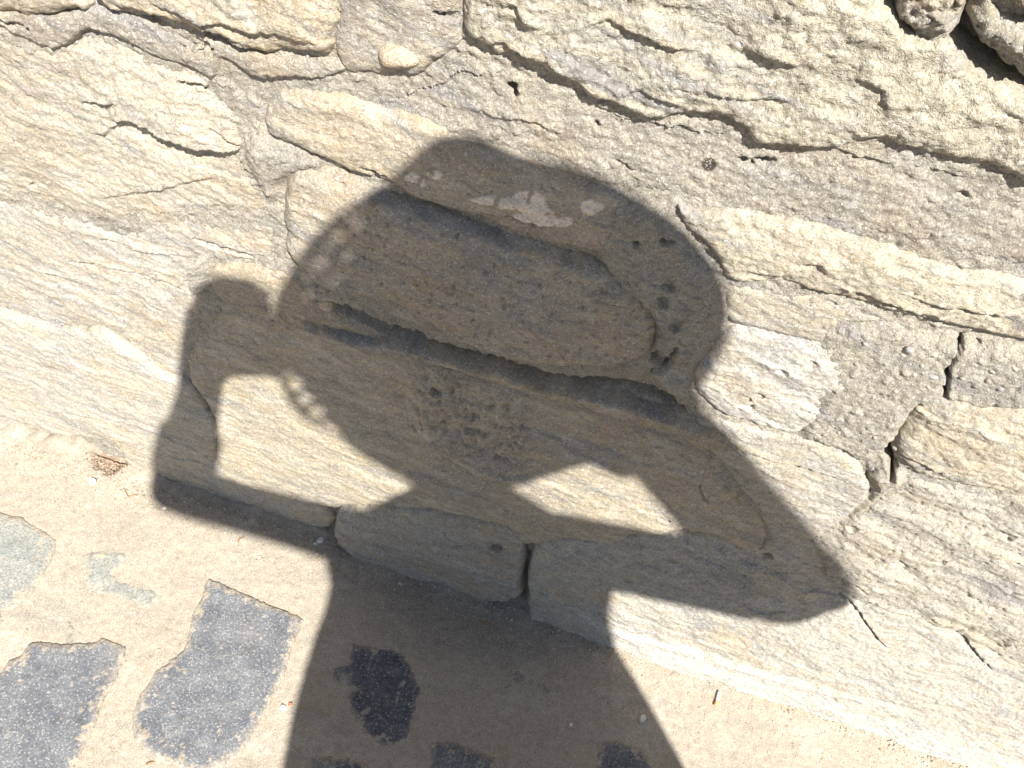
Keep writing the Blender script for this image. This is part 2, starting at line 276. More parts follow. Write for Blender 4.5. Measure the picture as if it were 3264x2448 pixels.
# breaks in the face: (stone, polyline, step, run above, run below)
LEDGES = [
 ('L', [(240,262),(286,252),(330,268),(372,292),(430,310),(489,318),(540,328)], .022, .05, .02),
 ('L', [(175,219),(235,216),(266,222)], .008, .03, .015),
 ('L', [(200,290),(232,284),(262,266)], .006, .02, .015),
 ('L', [(210,430),(300,415),(420,392),(480,380)], .004, .03, .02),
 ('L', [(385,178),(430,176),(462,198),(505,250)], .006, .02, .02),
 ('A', [(230,12),(330,28),(400,56),(470,70),(520,100)], .007, .04, .02),
 ('A', [(320,0),(380,22),(420,40),(520,60),(700,98)], .006, .03, .02),
 ('T', [(1260,60),(1300,46),(1340,58),(1390,82),(1450,92),(1500,120)], 0.0077, .03, .03),
 ('T', [(1085,18),(1110,10),(1130,40),(1160,60)], 0.0055, .03, .03),
 ('T', [(1040,98),(1085,92),(1130,118),(1175,140),(1240,172)], 0.0077, .02, .03),
 ('T', [(1330,218),(1370,196),(1420,210),(1480,232)], 0.0050, .02, .03),
 ('T', [(1600,100),(1640,118),(1690,128),(1720,150)], 0.0066, .03, .02),
 ('T', [(1500,190),(1580,214),(1660,212),(1720,220)], 0.0039, .03, .02),
 ('T', [(1840,168),(1890,182),(1912,222),(1915,250)], 0.0055, .03, .03),
 ('C', [(980,228),(1060,252),(1150,260),(1240,300)], .003, .02, .02),
 ('E', [(640,318),(700,345),(760,372),(830,390)], .006, .02, .02),
 ('E', [(800,425),(880,440),(1000,455),(1120,470),(1240,500)], .009, .05, .02),
 ('E', [(850,370),(930,405),(1030,425),(1150,450),(1290,480)], .006, .03, .03),
 ('Gg', [(700,410),(820,440),(980,480),(1130,560)], -.010, .03, .02),
 ('Gg', [(1250,640),(1330,660),(1400,700)], .005, .02, .02),
 ('Dd', [(1960,640),(2040,660),(2130,668),(2212,690)], .006, .02, .02),
 ('Dd', [(1800,612),(1880,640),(1960,672),(2060,700)], .008, .02, .015),
 ('Dd', [(1600,590),(1700,600),(1760,560),(1800,610)], .004, .02, .02),
 ('N', [(860,862),(880,900),(921,953),(961,977),(1018,1014),(1089,1048)], .012, .05, .02),
 ('N', [(884,1005),(968,1038),(1052,1065),(1150,1085)], .008, .03, .02),
 ('N', [(1240,950),(1305,941),(1372,963),(1477,990),(1560,1030)], .011, .03, .02),
 ('N', [(1280,1100),(1400,1110),(1500,1148)], .006, .03, .02),
 ('N', [(700,1000),(800,1040),(900,1078)], .004, .03, .03),
 ('Q', [(160,500),(240,520),(330,548),(420,560)], .005, .02, .02),
 ('Q', [(20,560),(140,600),(260,640),(380,690)], .004, .03, .03),
 ('Q', [(150,563),(215,570),(290,590),(370,620),(405,610)], .005, .02, .02),
 ('U', [(0,790),(150,810),(260,850),(350,880)], .005, .03, .03),
 ('U', [(330,900),(420,950),(480,985)], .007, .03, .02),
 ('Xx', [(740,1128),(860,1150),(980,1180),(1100,1195)], .006, .03, .03),
 ('Y', [(1180,1205),(1280,1230),(1400,1262),(1530,1290),(1640,1330)], .010, .03, .03),
 ('Y', [(1430,1200),(1540,1235),(1640,1262),(1750,1280)], .010, .02, .02),
 ('Y', [(1480,1262),(1560,1258),(1640,1265)], .008, .02, .02),
 ('Y', [(1180,1300),(1400,1370),(1700,1460),(2000,1540)], -.008, .04, .04),
 ('Zz', [(2060,1185),(2100,1170),(2130,1150)], .008, .02, .02),
 ('Zz', [(2090,1290),(2150,1290),(2190,1270)], .012, .02, .02),
 ('Zz', [(2170,1400),(2200,1370),(2240,1340)], .014, .02, .02),
 ('Vv', [(1560,960),(1640,985),(1740,1010),(1830,1040)], .005, .02, .02),
 ('W', [(1600,850),(1640,862),(1700,850)], .005, .02, .02),
 ('R', [(1940,985),(1990,1000),(2040,1030)], .008, .02, .02),
]
# open cracks: (piece, polyline, half width, depth)
CRACKS = [
 ('L', [(395,176),(428,178),(462,198),(507,250)], .0022, .012), ('L', [(460,270),(505,310),(535,325)], .0015, .006),
 ('L', [(120,458),(150,468),(165,478)], .002, .01),
 ('E', [(600,385),(640,375),(700,350)], .0015, .006), ('E', [(780,360),(830,388)], .002, .01),
 ('C', [(1450,440),(1475,462),(1490,500)], .003, .015), ('C', [(1400,430),(1440,450)], .002, .008),
 ('C', [(1100,180),(1108,190),(1112,212)], .004, .016), ('C', [(1330,348),(1368,372)], .0015, .006),
 ('B', [(345,60),(395,70),(428,90)], .006, .016), ('B', [(0,50),(30,58),(60,66)], .003, .01),
 ('B2', [(940,30),(960,42),(985,40)], .0025, .01),
 ('Q', [(150,566),(190,572),(215,580)], .002, .008), ('Q', [(245,580),(300,590),(350,610),(395,632)], .0018, .007),
 ('Q', [(130,716),(165,706),(210,712)], .003, .014), ('Q', [(187,712),(188,724)], .002, .01),
 ('Q', [(420,520),(480,535),(540,555),(600,568)], .003, .012),
 ('N', [(1510,1060),(1516,1085),(1530,1095)], .0015, .005),
 ('N', [(400,825),(436,862),(448,900)], .002, .006),
 ('Y', [(1815,1322),(1829,1333),(1860,1366),(1897,1408),(1912,1420)], .0026, .010), ('Y', [(1850,1315),(1858,1338)], .0035, .012),
 ('Y', [(2015,1352),(2040,1374),(2075,1408),(2123,1458),(2140,1472)], .0028, .012),
 ('Dd', [(1655,620),(1680,640)], .0025, .008), ('Dd', [(1900,690),(1990,712),(2080,722),(2155,736)], .004, .02),
 ('Zz', [(1937,1212),(1958,1230)], .0025, .01), ('Zz', [(1840,1262),(1872,1288)], .002, .008),
 ('Zz', [(1830,1140),(1850,1143)], .005, .012),
 ('mortar', [(2076,728),(2066,765),(2049,782),(2046,820),(2040,853),(2042,880)], .0022, .022),
 ('mortar', [(1985,868),(1966,907),(1944,941),(1912,972),(1930,1002),(1926,1032)], .0042, .03),
 ('mortar', [(1890,1010),(1870,1025),(1865,1048),(1880,1060)], .0018, .008),
 ('mortar', [(1135,1180),(1132,1230),(1128,1300)], .004, .025), ('mortar', [(2100,-40),(2096,40),(2090,100),(2130,150),(2230,205)], .009, .034),
 ('mortar', [(1915,-20),(1940,40),(1965,80)], .006, .03), ('mortar', [(1985,1070),(2012,1062),(2030,1075)], .005, .02),
 ('mortar', [(1410,795),(1445,780),(1462,745)], .004, .009),
 ('mortar', [(660,655),(760,680),(880,735),(1040,780),(1200,825),(1400,850),(1470,890)], .010, .014),
]
HOLES = [  # (piece, centre, rx, rz in metres, depth)
 ('N', (940,848), .008, .005, .016), ('N', (1018,898), .010, .008, .006), ('N', (1025,930), .016, .007, .008),
 ('N', (965,905), .006, .006, .004), ('N', (1105,930), .008, .005, .004), ('N', (900,880), .006, .004, .004),
 ('N', (1085,985), .012, .006, .006), ('N', (980,960), .008, .004, .005), ('N', (1060,880), .006, .004, .004),
 ('mortar', (1445,510), 0.0067, 0.0042, 0.0084), ('mortar', (1378,516), 0.0037, 0.0042, 0.0060), ('mortar', (1447,606), 0.0067, 0.0070, 0.0072),
 ('mortar', (1436,640), 0.0060, 0.0070, 0.0072), ('mortar', (1430,770), 0.0120, 0.0112, 0.0120),
 ('mortar', (1450,850), 0.0053, 0.0035, 0.0072),
 ('mortar', (1465,690), 0.0075, 0.0098, 0.0060),
 ('mortar', (1020,772), 0.0075, 0.0042, 0.0060), ('mortar', (850,728), 0.0045, 0.0056, 0.0060),
 ('Gg', (1310,625), .014, .012, .004), ('Xx', (1068,1190), .012, .010, .014), ('C', (1610,350), .010, .004, .008), ('C', (1650,352), .008, .005, .01),
 ('C', (1290,268), .003, .003, .006), ('C', (2085,425), .006, .004, .005),
 ('W', (1640,855), .010, .006, .006), ('W', (1622,880), .004, .006, .006), ('W', (1690,800), .006, .004, .004), ('W', (1755,790), .006, .006, .004),
 ('mortar', (2110,745), 0.0037, 0.0035, 0.0060), ('mortar', (2190,830), 0.0045, 0.0028, 0.0048), ('mortar', (1930,1140), 0.0037, 0.0028, 0.0036), ('Zz', (2030,1215), .008, .005, .006),
 ('Zz', (2170,1160), .012, .008, .01), ('Zz', (1970,1160), .006, .004, .006), ('Zz', (1900,1210), .005, .004, .006), ('Y', (1656,1240), .007, .007, .01),
 ('B', (415,85), .016, .010, .02), ('L', (70,405), .004, .005, .006),
]
LIFT = [  # where the pointing mortar is filled higher: (outline, height)
 ([(1800,705),(1900,700),(2080,735),(2280,745),(2280,880),(2100,880),(2040,866),(1985,876),(1950,930),(1915,965),(1870,1000),(1800,965),(1720,940),(1760,875),(1795,806),(1760,750)], .009),
 ([(1290,420),(1440,450),(1480,500),(1560,620),(1560,720),(1500,790),(1490,840),(1440,860),(1400,790),(1425,720),(1380,640),(1290,580)], .012),
 ([(830,668),(850,675),(900,705),(960,750),(1040,778),(1130,803),(1250,815),(1330,816),(1420,800),(1470,860),(1460,905),(1305,864),(1200,842),(1035,792),(895,760),(850,745)], -.006),
 ([(380,530),(440,545),(455,600),(440,640),(400,600)], .016),
 ([(520,300),(560,280),(600,310),(720,350),(600,385),(595,440),(560,400)], .010),
 ([(1860,1010),(1930,990),(1960,1030),(1900,1060),(1870,1095),(1810,1140),(1870,1090),(1888,1050)], .012),
]
def Z2(*p): return [(732 + .337 * a, .337 * c) for a, c in p]
PATCH = [Z2((860,1262),(1000,1228),(1120,1245),(1180,1210),(1310,1235),(1330,1320),(1420,1365),(1495,1415),(1450,1440),(1300,1425),(1110,1388),(1200,1345),(1080,1290),(950,1278)),
         Z2((1550,1310),(1630,1285),(1695,1335),(1600,1360)), Z2((575,1100),(640,1080),(650,1115)), Z2((440,1130),(500,1110),(560,1165),(520,1172))]
LUMP = [(880,805),(960,795),(1050,830),(1140,880),(1172,960),(1150,1010),(1090,1045),(1018,1010),(961,975),(921,950),(880,895)]
def wall_poly(p, b, n=1):
    return chaikin(np.array([on_wall(v, b)[[0, 2]] for v in p]), n)
def wall_line(p, b): return chaikin(np.array([on_wall(v, b)[[0, 2]] for v in p]), 1, False)

def relief(x, z, t, a, th, seed):
    """surface relief in metres of one kind of stone"""
    c, s = math.cos(math.radians(th)), math.sin(math.radians(th))
    u = x * c + z * s; v = -x * s + z * c
    wx = fbm(x * 14, z * 14, 2, seed + 3) * .02
    if t == 'nub':
        h = .008 * fbm(u * 14, v * 24, 3, seed) + .0030 * bil(u * 34, v * 60, 3, seed + 1) + .0019 * bil(u * 110, v * 140, 3, seed + 2, .6) + .0019 * fbm(x * 260, z * 280, 3, seed + 4, .65)
    elif t == 'rubble':
        h = .012 * bil(u * 30, v * 34, 3, seed, .6) + .006 * bil(u * 85, v * 90, 3, seed + 1, .65) + .0025 * fbm(x * 260, z * 280, 2, seed + 2)
    elif t == 'strata':
        lay = fbm(u * 11 + wx * 20, (v + wx) * 55, 4, seed, .6)
        h = .005 * fbm(u * 9, v * 20, 3, seed + 5) + .0028 * lay + .0018 * bil(u * 55, v * 90, 3, seed + 1, .6) + .0017 * fbm(u * 190, v * 270, 3, seed + 2, .65)
        # small conchoidal breaks: terraces in the layer pattern
        q = (v + wx * 1.6 + .012 * fbm(u * 12, v * 18, 3, seed + 9)) * 26
        k = q - np.floor(q); h = h + .0030 * (k ** 1.6) * sst(-.1, .35, fbm(u * 6, v * 14, 2, seed + 11)) * (k < .93)
    elif t == 'pit':
        h = .007 * fbm(u * 10, v * 22, 3, seed) + .0024 * fbm(u * 34, v * 70, 3, seed + 1) + .0010 * fbm(x * 170, z * 190, 3, seed + 2, .6)
        pit = np.clip(pn(x * 150, z * 190, seed + 6) - .42, 0, 1); h = h - .008 * pit
    else:
        h = .004 * fbm(u * 9, v * 16, 3, seed) + .0014 * fbm(u * 40, v * 70, 3, seed + 1) + .0009 * fbm(x * 150, z * 180, 3, seed + 2, .6)
        h = h + .0014 * bil(u * 50, v * 80, 2, seed + 4) + .0011 * bil(u * 170, v * 230, 2, seed + 7)
    return h * a
def tint(x, z, cs, th, seed):
    c, s = math.cos(math.radians(th - 3)), math.sin(math.radians(th - 3)); u = x * c + z * s; v = -x * s + z * c
    v = v + .012 * fbm(x * 9, z * 9, 2, seed + 20)
    a = sst(-.18, .32, fbm(u * 6, v * 24, 4, seed + 21, .6)); b = sst(.02, .38, fbm(u * 9, v * 40, 4, seed + 22, .6))
    o = sst(.16, .5, fbm(u * 7, v * 11, 3, seed + 23)); w = sst(.2, .5, fbm(u * 22, v * 60, 3, seed + 24))
    C0, C1, C2 = (np.array(k) for k in cs)
    col = C0 + a[..., None] * (C1 - C0); col = col + (b * .8)[..., None] * (C2 - col)
    g = sst(.08, .42, fbm(u * 5, v * 48, 4, seed + 26, .6)); col = col + (g * .6)[..., None] * (np.array((.28, .285, .30)) - col)
    col = col + (o * .5)[..., None] * (np.array(OCH) - col); col = col + (w * .4)[..., None] * (np.array(WHT) - col)
    col = col * (1 + .16 * fbm(u * 60, v * 150, 3, seed + 25, .6))[..., None]
    lum = col @ np.array([.3, .6, .1]); col = lum[..., None] + .80 * (col - lum[..., None])
    return np.clip(col * .79, .03, .8)
def breaks(h, x, z, key, b):
    for nm, pl, d, lu, ld in LEDGES:
        if nm != key: continue
        L = wall_line(pl, b); m = (x > L[:, 0].min() - .04) & (x < L[:, 0].max() + .04) & (z > L[:, 1].min() - .09) & (z < L[:, 1].max() + .09)
        if not m.any(): continue
        xm, zm = x[m], z[m]; wv = .0035
        q, sg, s = near_line(xm + wv * fbm(xm * 60, zm * 60, 3, 31), zm + wv * 1.4 * fbm(xm * 50, zm * 50, 3, 33), L)
        t = np.sin(np.pi * np.clip(s, 0, 1)) ** .6 * sst(0, .08, s) * sst(0, .08, 1 - s); e = sst(-.0012, .0012, q * sg)
        h[m] += d * t * (e * np.exp(-q / lu) * .7 - (1 - e) * np.exp(-q / ld) * .45)
    for nm, pl, wd_, dp in CRACKS:
        if nm != key: continue
        L = wall_line(pl, b); m = (x > L[:, 0].min() - .04) & (x < L[:, 0].max() + .04) & (z > L[:, 1].min() - .04) & (z < L[:, 1].max() + .04)
        if not m.any(): continue
        xm, zm = x[m], z[m]
        q, sg, s = near_line(xm + .004 * fbm(xm * 70, zm * 70, 3, 41), zm + .004 * fbm(xm * 70, zm * 70, 3, 43), L)
        wq = wd_ * (.35 + .65 * np.sin(np.pi * np.clip(s, .02, .98)) ** .5) * (1 + .5 * fbm(xm * 90, zm * 90, 2, 44))
        h[m] -= dp * (1 - sst(wq * .45, wq * 1.25, q))
    for nm, v, rx, rz, dp in HOLES:
        if nm != key: continue
        cx, cz = on_wall(v, b)[[0, 2]]; m = (np.abs(x - cx) < rx * 2) & (np.abs(z - cz) < rz * 2)
        if not m.any(): continue
        xm, zm = x[m], z[m]; q = np.hypot((xm - cx) / rx, (zm - cz) / rz) + .9 * fbm(xm * 130, zm * 130, 3, 51)
        h[m] -= dp * (1 - sst(.55, 1.05, q))
    return h

wall = tag(empty('stone_wall', (0, 0, 0)), 'rough rubble wall of cream and grey stones set in lime mortar', 'wall', kind='thing')
FR = [(-70, -80), (2290, -80), (2290, 1760), (-70, 1760)]             # region traced from the picture
QUAD = np.array([on_wall(v, 0)[[0, 2]] for v in [(-60, -70), (2280, -70), (2280, 1720), (-60, 960)]])
QUAD[2:, 1] = -.06
SDS = []                                     # (bbox, sd function values) kept to thin out hidden mortar
def lattice(x0, x1, z0, z1, st):
    xs = np.arange(math.floor(x0 / st), math.ceil(x1 / st) + 1) * st; zs = np.arange(math.floor(z0 / st), math.ceil(z1 / st) + 1) * st
    return np.meshgrid(xs, zs)
def build_stone(key, poly, b, r, t, a, th, cs, seed, st=STEP, clip=None, warp=.005):
    mg = .012; x, z = lattice(poly[:, 0].min() - mg, poly[:, 0].max() + mg, max(-.05, poly[:, 1].min() - mg), poly[:, 1].max() + mg, st)
    fine = st < .003
    qx = x + warp * fbm(x * 26, z * 26, 4, seed + 1, .6); qz = z + warp * fbm(x * 26 + 9, z * 26 + 4, 4, seed + 2, .6)
    sd = sd_poly(qx, qz, poly)
    if clip is not None: sd = np.maximum(sd, clip(x, z))
    if fine: SDS.append((x, z, sd))
    h = b + relief(x, z, t, a, th, seed)
    tz, z0 = {'Y': (-.16, .11), 'Xx': (-.10, .09), 'N': (-.05, .25)}.get(key, (0, 0)); h = h + np.clip(tz * (z - z0), -.028, .02)
    if fine: h = breaks(h, x, z, key, b)
    if key == 'N':                            # a coarse pitted lump in the middle of the long stone
        lp = 1 - sst(-.02, .008, sd_poly(x + .008 * fbm(x * 25, z * 25, 3, 91), z + .008 * fbm(x * 25, z * 25, 3, 92), wall_poly(LUMP, b)))
        h = h + lp * (.009 + .006 * bil(x * 40, z * 60, 4, 93, .65) - .007 * np.clip(pn(x * 90, z * 110, 94) - .15, 0, 1) - .006 * np.clip(pn(x * 190, z * 230, 95) - .1, 0, 1))
    # the body bulges a little and its rim rolls back into the joint
    rk = {'Gg': .5, 'Xx': .3, 'W': .25, 'K': .6, 'Y': .12, 'N': .12, 'U': .2, 'T': .5, 'B': .45, 'A': .45}.get(key, .30 if fine else .35); rim = np.clip(1 + sd / r, 0, 1.6)
    h = h - b * rk * np.where(sd < 0, rim ** 2.4, 1) - np.clip(sd, 0, 1) * 5
    wide = np.clip(1 + sd / (r * 4), 0, 1); h = h - (.005 if key == 'Gg' else .0022) * wide ** 2
    mask = sd < .0075; pk = None
    if key == 'E':                            # crust of old plaster left on the stone
        pk = np.zeros(x.shape)
        for pp in PATCH:
            s2 = sd_poly(x + .004 * fbm(x * 70, z * 70, 4, 61, .65), z + .004 * fbm(x * 70 + 3, z * 70, 4, 62, .65), wall_poly(pp, b)) - .003; pk = np.maximum(pk, 1 - sst(-.0012, .0003, s2))
        pk *= sst(-.42, -.34, pn(x * 110, z * 110, 63)); h = h + .0014 * pk
    use, Q = grid_faces(mask)
    if len(Q) == 0: return None
    V = np.stack([x[use], WY - h[use], z[use]], 1); col = tint(x[use], z[use], cs, th, seed)
    if key == 'C':                            # a round brown rust spot
        c0 = on_wall((1532, 356), b)[[0, 2]]; k = 1 - sst(.0058, .0070, np.hypot(x[use] - c0[0], z[use] - c0[1])); col = col + k[:, None] * (np.array((.06, .047, .04)) - col)
    if key == 'Y':                            # a pale quartz band runs along the foot of the stone
        k = sst(.075, .03, z[use] + .02 * fbm(x[use] * 7, z[use] * 9, 4, 64)) * sst(.15, .3, x[use]); col = col + (k * .6)[:, None] * (np.array((.50, .485, .45)) - col)
    if pk is not None: col = col + (pk[use] * .9)[:, None] * (np.array((.74, .66, .57)) - col)
    return mesh_obj('stone', V, Q, M_NUB if t == 'nub' else M_WORN if key in ('U', 'Q', 'Y', 'N') else M_GRIT if key in ('C', 'B', 'B2', 'Zz', 'lump1', 'lump2', 'lump3') or t == 'smooth' else M_STONE, wall, col)
stones = {}
for i, (k, q) in enumerate(ST.items()):
    stones[k] = build_stone(k, wall_poly(q['p'], q['b']), q['b'], q['r'], q['t'], q['a'], q['th'], q['c'], 11 + i * 3, warp=.010 if k in ('Xx', 'Y', 'K') else .006)

# mortar between the stones, fine where the photograph looks
def mortar_h(x, z, fine=True):
    h = .0095 + .006 * fbm(x * 12, z * 14, 3, 71)
    h = h + .0028 * bil(x * 75, z * 85, 3, 72) + .0022 * np.clip(pn(x * 110, z * 120, 77) - .2, 0, 1) * 2 + .0010 * fbm(x * 260, z * 280, 2, 73)
    if fine:
        for p, hh in LIFT:
            sd = sd_poly(x + .006 * fbm(x * 30, z * 30, 3, 74), z + .006 * fbm(x * 30, z * 30, 3, 75), wall_poly(p, .01))
            h = h + hh * (1 - sst(-.012, .006, sd))
        h = breaks(h, x, z, 'mortar', .012)
    return h
MC = ((.42, .375, .295), (.46, .41, .32), (.38, .345, .29))
x, z = lattice(QUAD[:, 0].min() - .06, QUAD[:, 0].max() + .06, -.04, QUAD[:, 1].max() + .06, STEP)
sdq = sd_poly(x, z, QUAD); keep = sdq < .055
nz0, nx0 = round(z[0, 0] / STEP), round(x[0, 0] / STEP)
for sx, sz, sd in SDS:
    i0 = round(sz[0, 0] / STEP) - nz0; j0 = round(sx[0, 0] / STEP) - nx0
    ia, ja = max(0, i0), max(0, j0); ib, jb = min(x.shape[0], i0 + sd.shape[0]), min(x.shape[1], j0 + sd.shape[1])
    if ib > ia and jb > ja: keep[ia:ib, ja:jb] &= sd[ia - i0:ib - i0, ja - j0:jb - j0] > -.016
use, Q = grid_faces(keep)
xm, zm = x[use], z[use]
mortar = mesh_obj('mortar', np.stack([xm, WY - mortar_h(xm, zm), zm], 1), Q, M_MORTAR, wall, tint(xm, zm, MC, -6, 80), origin=(0, 0, 0))

PEBC = [(.31, .285, .25), (.26, .25, .235), (.34, .31, .25), (.36, .33, .28), (.31, .26, .20), (.28, .275, .265)]
M_PEB = [plain('pebble_%d' % i, c, .7, .3, 400, .2, .3) for i, c in enumerate(PEBC)]
def pebble(v, r, mi, seed):
    r_ = np.random.RandomState(seed); P = on_wall(v, .016); r *= .62; hb = mortar_h(np.array([P[0]]), np.array([P[2]]))[0]
    V = []; n, m = 8, 5; sx, sz, a = r * r_.uniform(.8, 1.5), r * r_.uniform(.6, 1), r_.uniform(-.6, .2)
    for i in range(m + 1):
        for j in range(n):
            ph, t = math.pi * (i + .001) / (m + .002), 2 * math.pi * j / n; w = r_.uniform(.88, 1.1)
            q = np.array([sx * math.sin(ph) * math.cos(t), r * .7 * math.cos(ph), sz * math.sin(ph) * math.sin(t)]) * w
            V.append([P[0] + q[0] * math.cos(a) - q[2] * math.sin(a), WY - hb + r * .18 - q[1], P[2] + q[0] * math.sin(a) + q[2] * math.cos(a)])
    Fs = [(i * n + j, i * n + (j + 1) % n, (i + 1) * n + (j + 1) % n, (i + 1) * n + j) for i in range(m) for j in range(n)]
    Fs = [f[::-1] for f in Fs]
    return mesh_obj('pebble', np.array(V), Fs, M_PEB[mi], mortar)
def Z6(a, c): return (1464 + .338 * a, 549 + .338 * c)
PEB = [(1400,535,.006,4),(1480,600,.007,5),(1905,600,.006,4),(1635,635,.006,2),(1630,775,.006,5),(1355,1045,.006,2),(1230,1110,.005,1),(1030,1140,.005,0),(1165,1010,.004,3),(1985,800,.006,4),(2010,740,.005,1),(1300,750,.004,3),(1510,755,.005,3),(1440,640,.004,0),(2100,640,.005,2),(2150,720,.006,3),(1560,700,.004,2),(1700,620,.004,1),(1820,780,.004,0),(1250,900,.004,5),(1390,860,.004,2),(1500,900,.004,3),(1260,1160,.005,0),(1050,1060,.004,3),(1150,700,.004,2),(1200,560,.004,0),(1330,690,.004,1),(2060,850,.005,1),(1900,700,.004,5),(1600,840,.004,2)]
for i, (a, c, r, mi) in enumerate(PEB): pebble(Z6(a, c), r, mi, i)
for i, (a, c, r, mi) in enumerate([(1445, 606, .006, 1), (1492, 598, .006, 5), (1400, 520, .004, 0), (1430, 690, .005, 3), (1475, 650, .005, 0), (1510, 690, .004, 2), (1470, 545, .005, 1), (1360, 560, .004, 3), (1410, 610, .005, 5), (1455, 730, .006, 0), (1540, 640, .005, 2)]): pebble((a, c), r, mi, 50 + i)

# the wall beyond the picture: coarser stones in courses
WX0, WX1, WTOP = -3.4, 3.8, 2.3
def outside(x, z): return .004 - sd_poly(x + .045 * fbm(x * 5, z * 5, 3, 66) , z + .045 * fbm(x * 5 + 7, z * 5, 3, 67), QUAD * 1.0)
rs = np.random.RandomState(5); zc = -.04; row = 0; ns = 0
while zc < WTOP:
    hh = rs.uniform(.13, .24); xc = WX0 + rs.uniform(-.1, .1)
    while xc < WX1:
        ww = rs.uniform(.2, .55); n = 14; ang = np.linspace(0, 2 * np.pi, n, endpoint=False)
        px = xc + ww / 2 + (ww / 2 - .006) * np.sign(np.cos(ang)) * np.abs(np.cos(ang)) ** .45 + rs.uniform(-.012, .012, n)
        pz = zc + hh / 2 + (hh / 2 - .004) * np.sign(np.sin(ang)) * np.abs(np.sin(ang)) ** .5 + rs.uniform(-.012, .012, n) - (px - xc) * .03
        P = np.stack([px, pz], 1)
        dq = sd_poly(px, pz, QUAD)
        if dq.max() > .05 and min(px.max(), WX1) - px.min() > .05:
            near = dq.min() < .35
            pal = [(CREAM, TAN, WHT), (GREY, CREAM, LAV), (TAN, GREY, CREAM), ((.52, .45, .32), GREY, WHT)][rs.randint(4)]
            build_stone('x', P, rs.uniform(.012, .03), .014, ['strata', 'nub', 'smooth', 'strata'][rs.randint(4)], 1.1, rs.uniform(-10, 2), pal, 200 + ns * 3, .006 if near else .010, outside if dq.min() < .02 else None, .006)
            ns += 1
        xc += ww
    zc += hh; row += 1
x, z = lattice(WX0 - .05, WX1 + .05, -.06, WTOP + .03, .012)
use, Q = grid_faces(sd_poly(x, z, QUAD) > -.012); xm, zm = x[use], z[use]
mesh_obj('mortar', np.stack([xm, WY - .008 - .004 * fbm(xm * 12, zm * 14, 3, 71), zm], 1), Q, M_MORTAR, wall, tint(xm, zm, MC, -6, 80), origin=(0, 0, 0))
def box(x0, x1, y0, y1, z0, z1):
    V = [(a, b, c) for a in (x0, x1) for b in (y0, y1) for c in (z0, z1)]
    return V, [(0, 1, 3, 2), (4, 6, 7, 5), (0, 4, 5, 1), (2, 3, 7, 6), (0, 2, 6, 4), (1, 5, 7, 3)]
V, Fc = box(WX0 - .05, WX1 + .05, .085, .5, -.2, WTOP + .02)
mesh_obj('core', V, Fc, M_MORTAR, wall, np.tile(MC[0], (8, 1)), smooth=False)
V, Fc = box(WX0 - .08, WX1 + .08, -.03, .55, WTOP + .022, WTOP + .10)
mesh_obj('coping', V, Fc, M_MORTAR, wall, np.tile(MC[1], (8, 1)), smooth=False)

# ------------------------------------------------------------------ the ground: paving almost buried in sandy cement
def axis(lo, hi, st, far, grow=1.22):
    c = list(np.arange(lo, hi + st / 2, st)); s = st
    while c[-1] < far: s *= grow; c.append(c[-1] + s)
    s = st
    while c[0] > -far: s *= grow; c.insert(0, c[0] - s)
    return np.array(c)
GX0, GX1, GY0, GY1 = -.80, 1.02, -.47, .02
def sand_h(x, y):
    inn = sst(-1.6, -.55, y) * sst(-2.2, -.9, x) * sst(2.4, 1.1, x) if False else 1.0
    h = .0022 * fbm(x * 9, y * 9, 3, 101) + .0016 * fbm(x * 38, y * 38, 4, 102, .6) + .0009 * bil(x * 110, y * 110, 3, 103, .6)
    h = h + .013 * np.exp(-np.clip(-y - .004, 0, 9) / .018) * np.clip(.55 + 1.5 * fbm(x * 16, y * 8, 4, 104), 0, 2)
    return h
ys = axis(GY0, GY1, .0024, 160, 1.3); ys = np.r_[ys[ys <= GY1 + 1e-6], np.array([.06, .2, .6, 2, 6, 20, 60, 160])]
x, y = np.meshgrid(axis(GX0, GX1, .0024, 160, 1.3), ys)
h = sand_h(x, y); fade = sst(3.0, 1.5, np.abs(x)) * sst(3.0, 1.2, -y) if False else np.exp(-np.clip(np.maximum(np.abs(x) - 1.2, -y - .8), 0, 99) * .8)
h = h * fade
SC = ((.45, .385, .30), (.48, .42, .335), (.41, .345, .26))
col = tint(x, y, SC, 12, 110); col = col * .45 + .55 * .79 * np.array(SC[0])
blot = sst(.02, .42, fbm(x * 11, y * 11, 5, 113, .6)); col = col + (blot * .5)[..., None] * (np.array((.44, .405, .345)) - col)
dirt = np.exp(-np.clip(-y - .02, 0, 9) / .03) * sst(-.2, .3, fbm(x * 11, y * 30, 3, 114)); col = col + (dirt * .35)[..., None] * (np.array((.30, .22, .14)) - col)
hd_ = on_ground((235, 996)); dk_ = on_ground((1010, 1330)); shd = sst(1.3, .3, np.hypot((x - dk_[0]) / .20, (y - dk_[1]) / .075) + .6 * fbm(x * 22, y * 22, 4, 116)); col = col + (shd * .6)[..., None] * (np.array((.19, .17, .145)) - col)  # shd: dirt patch whose tint also paints the torso's shadow darker
hol = sst(1.25, .6, np.hypot((x - hd_[0]) / .030, (y - hd_[1]) / .020) + .5 * fbm(x * 60, y * 60, 3, 115)); col = col + (hol * .75)[..., None] * (np.array((.24, .165, .105)) - col); h = h - .006 * hol
use, Q = grid_faces(np.ones(x.shape, bool))
ground = tag(mesh_obj('pavement', np.stack([x.ravel(), y.ravel(), h.ravel()], 1), Q, M_SAND, None, col.reshape(-1, 3), origin=(0, 0, 0)), kind='structure')

